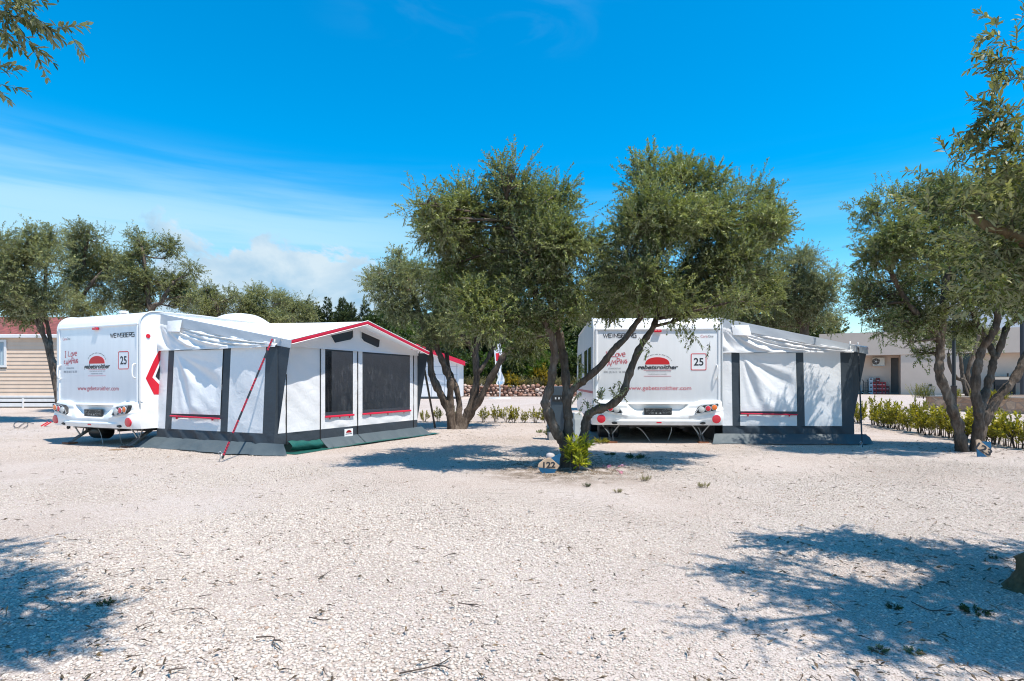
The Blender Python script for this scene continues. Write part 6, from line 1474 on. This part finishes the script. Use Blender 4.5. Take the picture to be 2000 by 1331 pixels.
# ------------------------------------------------------------------ service pillars
M['pillar'] = simple('blue_grey_metal', (.045, .065, .085), .45, var=.1); M['pale_box'] = simple('pale_grey_plastic', (.50, .51, .50), .5, var=.08)
def pillars():
    D = 12.4; q = P(1090, 850, D); z = float(gz(q.x, D)); zz = lambda py: CH - (py - HY) * D / F - z
    t = thing('service_pillar', 'dark blue-grey electric service pillar behind the stems of the big olive', 'service pillar', (q.x, D, z), .05)
    w = .16
    mb = MB(); mb.prism([(-w, .16), (w, .16), (w, zz(758)), (w - .04, zz(755)), (-w + .04, zz(755)), (-w, zz(758))], -.12, .12); mb.build('casing', M['pillar'], t, bevel=.012)
    mb = MB(); mb.box(-w + .02, w - .02, -.14, -.122, zz(784), zz(772)); s_ = mb.build('socket_panel', M['black'], t)
    mb = MB(); 
    for x in (-.07, .0, .07): mb.box(x - .015, x + .015, -.146, -.141, zz(780), zz(776))
    mb.build('switch', M['trim'], s_)
    mb = MB(); mb.box(-w - .05, w + .05, -.17, .17, -.05, .16); mb.build('plinth', simple('concrete', (.36, .34, .32), .9, var=.2), t)
    D = 11.0; q = P(1127, 860, D); z = float(gz(q.x, D)); zz = lambda py: CH - (py - HY) * D / F - z
    t = thing('utility_box', 'pale grey plastic utility box between the big olive stems and the second caravan', 'utility box', (q.x, D, z), .1)
    w = .085
    mb = MB(); mb.prism([(-w, 0), (w, 0), (w, zz(812)), (w - .03, zz(806)), (-w + .02, zz(806)), (-w, zz(812))], -.10, .10); mb.build('casing', M['pale_box'], t, bevel=.015)
    mb = MB(); mb.box(-w + .02, w - .02, -.108, -.1005, .08, zz(818)); mb.build('door', M['pale_box'], t, bevel=.006)
    mb = MB(); mb.box(w - .045, w - .03, -.114, -.108, .3, .36); mb.build('lock', M['trim'], t)
pillars()
# ------------------------------------------------------------------ feather flag
def flag():
    D = 37.5; q = P(976, 783, D); z = float(gz(q.x, D)); zz = lambda py: CH - (py - HY) * D / F - z; X = lambda px: (px - 977) * D / F
    t = thing('feather_flag', 'tall white feather flag with a red and blue emblem before the dry stone wall', 'flag', (P(977, 783, D).x, D, z))
    out = [(967, 665, 975), (966, 680, 979), (966, 690, 981), (967, 700, 981), (967, 712, 980), (969, 720, 979), (973, 726, 979), (974, 732, 982), (972, 740, 985), (970, 746, 985.5), (969, 750, 984), (972, 752, 981)]
    pts = [(972.5, 655, 977.5)] + [(971, 658, 980)] + out
    mb = MB(); L_ = 18
    def f(a, b):
        k = b * (len(pts) - 1); i = min(int(k), len(pts) - 2); r = k - i; p = [pts[i][j] + (pts[i + 1][j] - pts[i][j]) * r for j in range(3)]
        x = X(p[0]) + (X(p[2]) - X(p[0])) * a; return (x, -.02 + .05 * math.sin(9 * a + 12 * b) * (.3 + b), zz(p[1]))
    mb.grid(f, 10, 60); mb.build('cloth', M['canvas'], t, smooth=True)
    def patch(name, mat, a0, a1, b0, b1):
        mb = MB(); mb.grid(lambda a, b: (lambda p: (p[0], p[1] - .02, p[2]))(f(a0 + (a1 - a0) * a, b0 + (b1 - b0) * b)), 6, 6); mb.build(name, mat, t, smooth=True)
    patch('emblem', M['red'], .15, .85, .31, .42); patch('blue_band', simple('flag_blue', (.015, .06, .22), .5), .10, .80, .455, .53); patch('pale_band', simple('flag_pale_blue', (.30, .46, .62), .5), .2, .8, .84, .95); patch('dark_mark', M['ink'], .72, .88, .14, .27)
    mb = MB(); mb.box(-.05, .06, -.085, -.07, zz(694.5), zz(689.5)); mb.build('emblem_mark', M['sticker'], t)
    mb = MB(); mb.tube(catmull([(X(976), 0, 0), (X(976), 0, zz(752)), (X(969), 0, zz(715)), (X(965.5), 0, zz(685)), (X(967.5), 0, zz(664)), (X(974.5), 0, zz(654))], 5), .03, 8); mb.build('pole', M['white_wood'], t, smooth=True)
    mb = MB(); mb.tube([(X(976), 0, 0), (X(976), 0, .06)], [.75, .7], 20); mb.build('base_plate', M['pale_box'], t)
flag()
# ------------------------------------------------------------------ numbered pitch signs
M['sign_wood'] = simple('pale_sign_wood', (.56, .40, .27), .7, var=.25, vscale=9); M['sign_blue'] = simple('blue_sign_paint', (.005, .095, .20), .5, var=.2, vscale=14)
def sign122():
    D = 7.75; s = D / F / 16.63; q = P(1072.5, 926, D); z = float(gz(q.x, D))
    t = thing('pitch_sign', 'fish-shaped wooden 122 sign with blue tail and belly, by the big olive', 'sign', (q.x, D, z), .08)
    C_ = lambda p: ((p[0] - 540) * s, (1110 - p[1]) * s)
    body = [(170, 880), (205, 790), (400, 650), (540, 618), (585, 622), (740, 745), (880, 865), (875, 890), (800, 985), (188, 915)]
    tail = [(600, 618), (905, 478), (932, 500), (890, 660), (878, 850)]
    belly = [(190, 925), (798, 992), (720, 1100), (640, 1132), (290, 1105), (240, 1040)]
    for nm, po, mt in (('fish_body', body, 'sign_wood'), ('fish_tail', tail, 'sign_blue'), ('fish_belly', belly, 'sign_blue')):
        mb = MB(); mb.prism([C_(p) for p in po][::-1], 0, .022); mb.build(nm, M[mt], t, bevel=.002)
    mb = MB(); put_text(mb, '122', *C_((545, 925)), 185 * s, 400 * s, -.003, bold=.03); mb.add([], []); mb.build('lettering', M['ink'], t)
    mb = MB(); mb.box(-.02, .02, .024, .05, -.15, .2); mb.build('stake', M['wood'], t)
    q2 = P(1075, 897, 8.0); z = float(gz(q2.x, 8.0)); h = CH - (885 - HY) * 8.0 / F - z; w = 9 * 8.0 / F
    mb = MB(); mb.tube([(0, 0, -.05), (0, 0, h * .8), (0, 0, h * .93), (0, 0, h)], [w, w, w * .86, w * .45], 14, rough=.03); o = mb.build('marker_stone', simple('pale_grey_stone', (.44, .40, .39), .85, var=.2, vscale=30), None, smooth=True, loc=(q2.x, 8.0, z)); tag(o, 'rounded pale grey marker stone just behind the 122 sign', 'marker stone')
sign122()
def sign123():
    D = 9.55; q = P(1922, 893, D); z = float(gz(q.x, D)); s = D / F / 4.16; X = lambda p: ((p[0] - 1262) * s, (1222 - p[1]) * s)
    t = thing('pitch_sign', 'tilted wooden sign with blue corners reading 123, at the foot of the right-hand olive', 'sign', (q.x, D, z), -.1)
    for nm, po, mt in (('board', [(1203, 1085), (1228, 1082), (1318, 1165), (1312, 1215), (1295, 1222), (1208, 1150)], 'sign_wood'), ('blue_corner', [(1234, 1098), (1316, 1100), (1318, 1160)], 'sign_blue'), ('blue_corner', [(1208, 1157), (1290, 1222), (1214, 1226)], 'sign_blue')):
        mb = MB(); mb.prism([X(p) for p in po][::-1], 0, .02); mb.build(nm, M[mt], t, bevel=.002)
    mb = MB(); put_text(mb, '123', 0, -.05, .105, .26, 0, bold=.03); c_ = X((1262, 1160)); mb.xf(Matrix.Translation((c_[0], -.003, c_[1])) @ Matrix.Rotation(math.radians(33), 4, 'Y')); mb.build('lettering', M['ink'], t)
    mb = MB(); mb.box(-.02, .02, .022, .05, -.15, .14); mb.build('stake', M['wood'], t)
sign123()
# ------------------------------------------------------------------ small things on the gravel
def jump_cable():
    q = G(62, 836); t = thing('jump_cable', 'thin looped cable with two red clamps on the gravel by the mobile home', 'cable', tuple(q))
    mb = MB(); X = lambda px, py: G(px, py) - q + Vector((0, 0, .03))
    mb.tube(catmull([X(66, 830), X(50, 827), X(33, 826), X(27, 832), X(33, 838), X(45, 830), X(53, 827), X(54, 833), X(46, 839)], 6), .008, 5); mb.build('cable', M['black'], t, smooth=True)
    for dx in (0, .09): mb = MB(); mb.bar((.04 + dx, .25, .03), (.16 + dx, .35, .14), .05, .03); mb.build('clamp', M['red'], t, bevel=.008)
jump_cable()
M['twig'] = simple('dry_twig', (.085, .062, .048), .85, var=.4, vscale=30)
def twigs():
    rows = [([(335, 1200), (360, 1197), (385, 1196), (405, 1200), (410, 1206)], .004, 'long thin curved twig left of centre on the near gravel'),
            ([(262, 1240), (285, 1228), (298, 1222)], .004, 'forked dry twig just right of the left-hand shadow'), ([(500, 1260), (535, 1256), (532, 1266), (548, 1276)], .007, 'dark forked twig at the bottom, left of centre'),
            ([(210, 1130), (235, 1122), (258, 1114)], .004, 'small forked twig above the left-hand shadow'), ([(780, 1326), (850, 1312), (880, 1300)], .007, 'dark stick at the bottom frame edge, left of the middle'),
            ([(622, 1133), (645, 1120)], .006, 'short slanting stick near the middle of the gravel'), ([(866, 1095), (878, 1092), (892, 1090)], .005, 'short dark stick right of the slanting one, mid-gravel'), ([(672, 1069), (682, 1072), (692, 1066)], .006, 'dark curled leaf-like stick in the middle of the gravel'),
            ([(895, 1196), (915, 1197), (936, 1199)], .006, 'straight brown stick below the middle of the picture'), ([(325, 1325), (350, 1316), (365, 1313)], .007, 'thick stick at the bottom frame edge, left side'), ([(1780, 1180), (1820, 1195), (1850, 1190)], .006, 'dark stick lying in the right-hand tree shadow'),
            ([(388, 1164), (400, 1163), (412, 1165)], .006, 'short twig above the long curved twig'), ([(512, 1055), (530, 1050)], .005, 'short twig far left of the slanting stick'), ([(604, 1218), (630, 1226), (645, 1223)], .007, 'bent twig between the forked twig and the straight stick')]
    for i, (p, r, lab) in enumerate(rows):
        pts = [G(*q) for q in p]; o = pts[0].copy(); L_ = [(v - o) + Vector((0, 0, .022 + .01 * math.sin(i + j))) for j, v in enumerate(pts)]
        mb = MB(); c = catmull(L_, 4); mb.tube(c, [.55 * r * (1 - .5 * j / len(c)) for j in range(len(c))], 5, rough=.15, seed=i)
        if len(p) > 2 and i % 2 == 0: k = c[len(c) // 2]; mb.tube([k, k + Vector((.04, -.03, .012)), k + Vector((.07, -.07, .02))], [r * .6, r * .5, r * .3], 4)
        ob = mb.build('twig', M['twig'], None, smooth=True, loc=tuple(o)); tag(ob, lab, 'twig', 'twigs lying on the gravel')
twigs()
def litter():
    g = np.random.default_rng(91); n = 900; XY = []
    for cx, cy, r, k in ((.9, 8.7, 1.1, 260), (8.0, 10.3, 1.2, 140), (-1.5, 15.2, 1.4, 80), (3.1, 3.4, 1.0, 160), (-2.6, 3.2, .9, 70), (2.0, 8.9, .9, 60)):
        XY.append(np.stack([g.normal(cx, r * .6, k), g.normal(cy, r * .6, k)], -1))
    yy = 2.3 + 9 * g.uniform(0, 1, 650) ** 1.5; XY.append(np.stack([g.uniform(-.95, .95, 650) * yy, yy], -1))
    xy = np.concatenate(XY); n = len(xy)
    p = np.concatenate([xy, (gz(xy[:, 0], xy[:, 1]) + .022)[:, None]], -1); a = g.uniform(0, 6.28, n); d = np.stack([np.cos(a), np.sin(a), g.normal(.05, .12, n)], -1)
    o = leaf_cloud('fallen_leaves', p, d, g.uniform(.02, .06, n), 2, .045, .011, [leaf('dead_leaf', (.05, .035, .022), (.12, .08, .045), (.26, .17, .08), (.16, .13, .09), 0), M['twig']], None, 92, 0, .0022, 12, 4); tag(o, kind='stuff')
litter()
def weeds():
    rows = [(205, 1176, .20, 'bush', 'low green weed in the left-hand shadow'), (1240, 898, .28, 'bush', 'dark low weed right of the laurel sapling'), (1192, 890, .2, 'bush', 'small dark weed between the sapling and the dark low weed'), (1748, 1186, .16, 'bush', 'dark weed tuft in the middle of the right-hand shadow'), (1905, 1195, .26, 'bush', 'wide dark weed patch near the trunk at the right frame edge'), (1715, 1268, .16, 'olive_far', 'low weed at the lower edge of the right-hand shadow'), (1785, 1272, .16, 'olive_far', 'low weed beside the one at the lower shadow edge'),
            (1374, 956, .14, 'dry', 'straw-coloured grass tuft on the open gravel right of the olive'), (1146, 950, .10, 'twig_', 'small dark sprig on the gravel below the sapling'), (1207, 963, .10, 'dry', 'tiny dry tuft on the gravel below the olive shade'), (1260, 942, .14, 'dry', 'yellowed grass tuft at the lower edge of the olive shade'), (1175, 866, .26, 'laurel', 'pale green broad-leaved weed under the second caravan bumper'), (1060, 846, .3, 'olive_far', 'grey-green weeds beside the service pillar plinth'), (1940, 1095, .12, 'bush', 'small weed in the upper part of the right-hand shadow'), ]
    for i, (px, py, r, mt, lab) in enumerate(rows):
        q = G(px, py); g = np.random.default_rng(700 + i); nn = 22
        t = thing('weed', lab, 'weed', tuple(q), 0, 'weeds growing in the gravel')
        r = r * (.34 if q.y < 6 else .7); a = g.uniform(0, 6.28, nn); rr = r * .45 * np.sqrt(g.uniform(0, 1, nn)); p = np.stack([np.cos(a) * rr, np.sin(a) * rr, np.zeros(nn)], -1) + np.array(q); tall = mt in ('dry', 'twig_', 'laurel')
        d = np.stack([np.cos(a) * .7, np.sin(a) * .7, g.uniform(.5, 1.2, nn) * (1.4 if tall else .55)], -1)
        leaf_cloud('foliage', p, d, g.uniform(.4, .9, nn) * r * .6, 5 if tall else 10, r * (.6 if tall else .22), r * (.05 if mt != 'laurel' else .12) if tall else r * .09, [M['bush' if mt == 'twig_' else mt], M['bark_dark']], t, 800 + i, .05, .002, 30 if tall else 55, 4)
weeds()
def petals():
    m = leaf('pink_petal', (.55, .16, .26), (.65, .26, .36), (.75, .4, .48), (.6, .3, .38), .2)
    for i, (px, py, lab) in enumerate(((1189, 920, 'pink petals on the gravel nearest the laurel sapling'), (1215, 918, 'second bunch of pink petals, in the shade edge'), (1213, 929, 'pink petals lying lowest on the sunlit gravel'))):
        q = G(px, py); g = np.random.default_rng(900 + i); n = 7; p = np.stack([g.normal(0, .04, n), g.normal(0, .05, n), np.full(n, .03)], -1) + np.array(q); d = g.normal(0, 1, (n, 3)); d[:, 2] = abs(d[:, 2]) * .3
        o = leaf_cloud('pink_petals', p - np.array(q), d, np.full(n, .03), 2, .034, .02, [m], None, 910 + i, 0, .002, 40, 6); o.location = q; tag(o, lab, 'petals', 'pink petals by the olive')
petals()
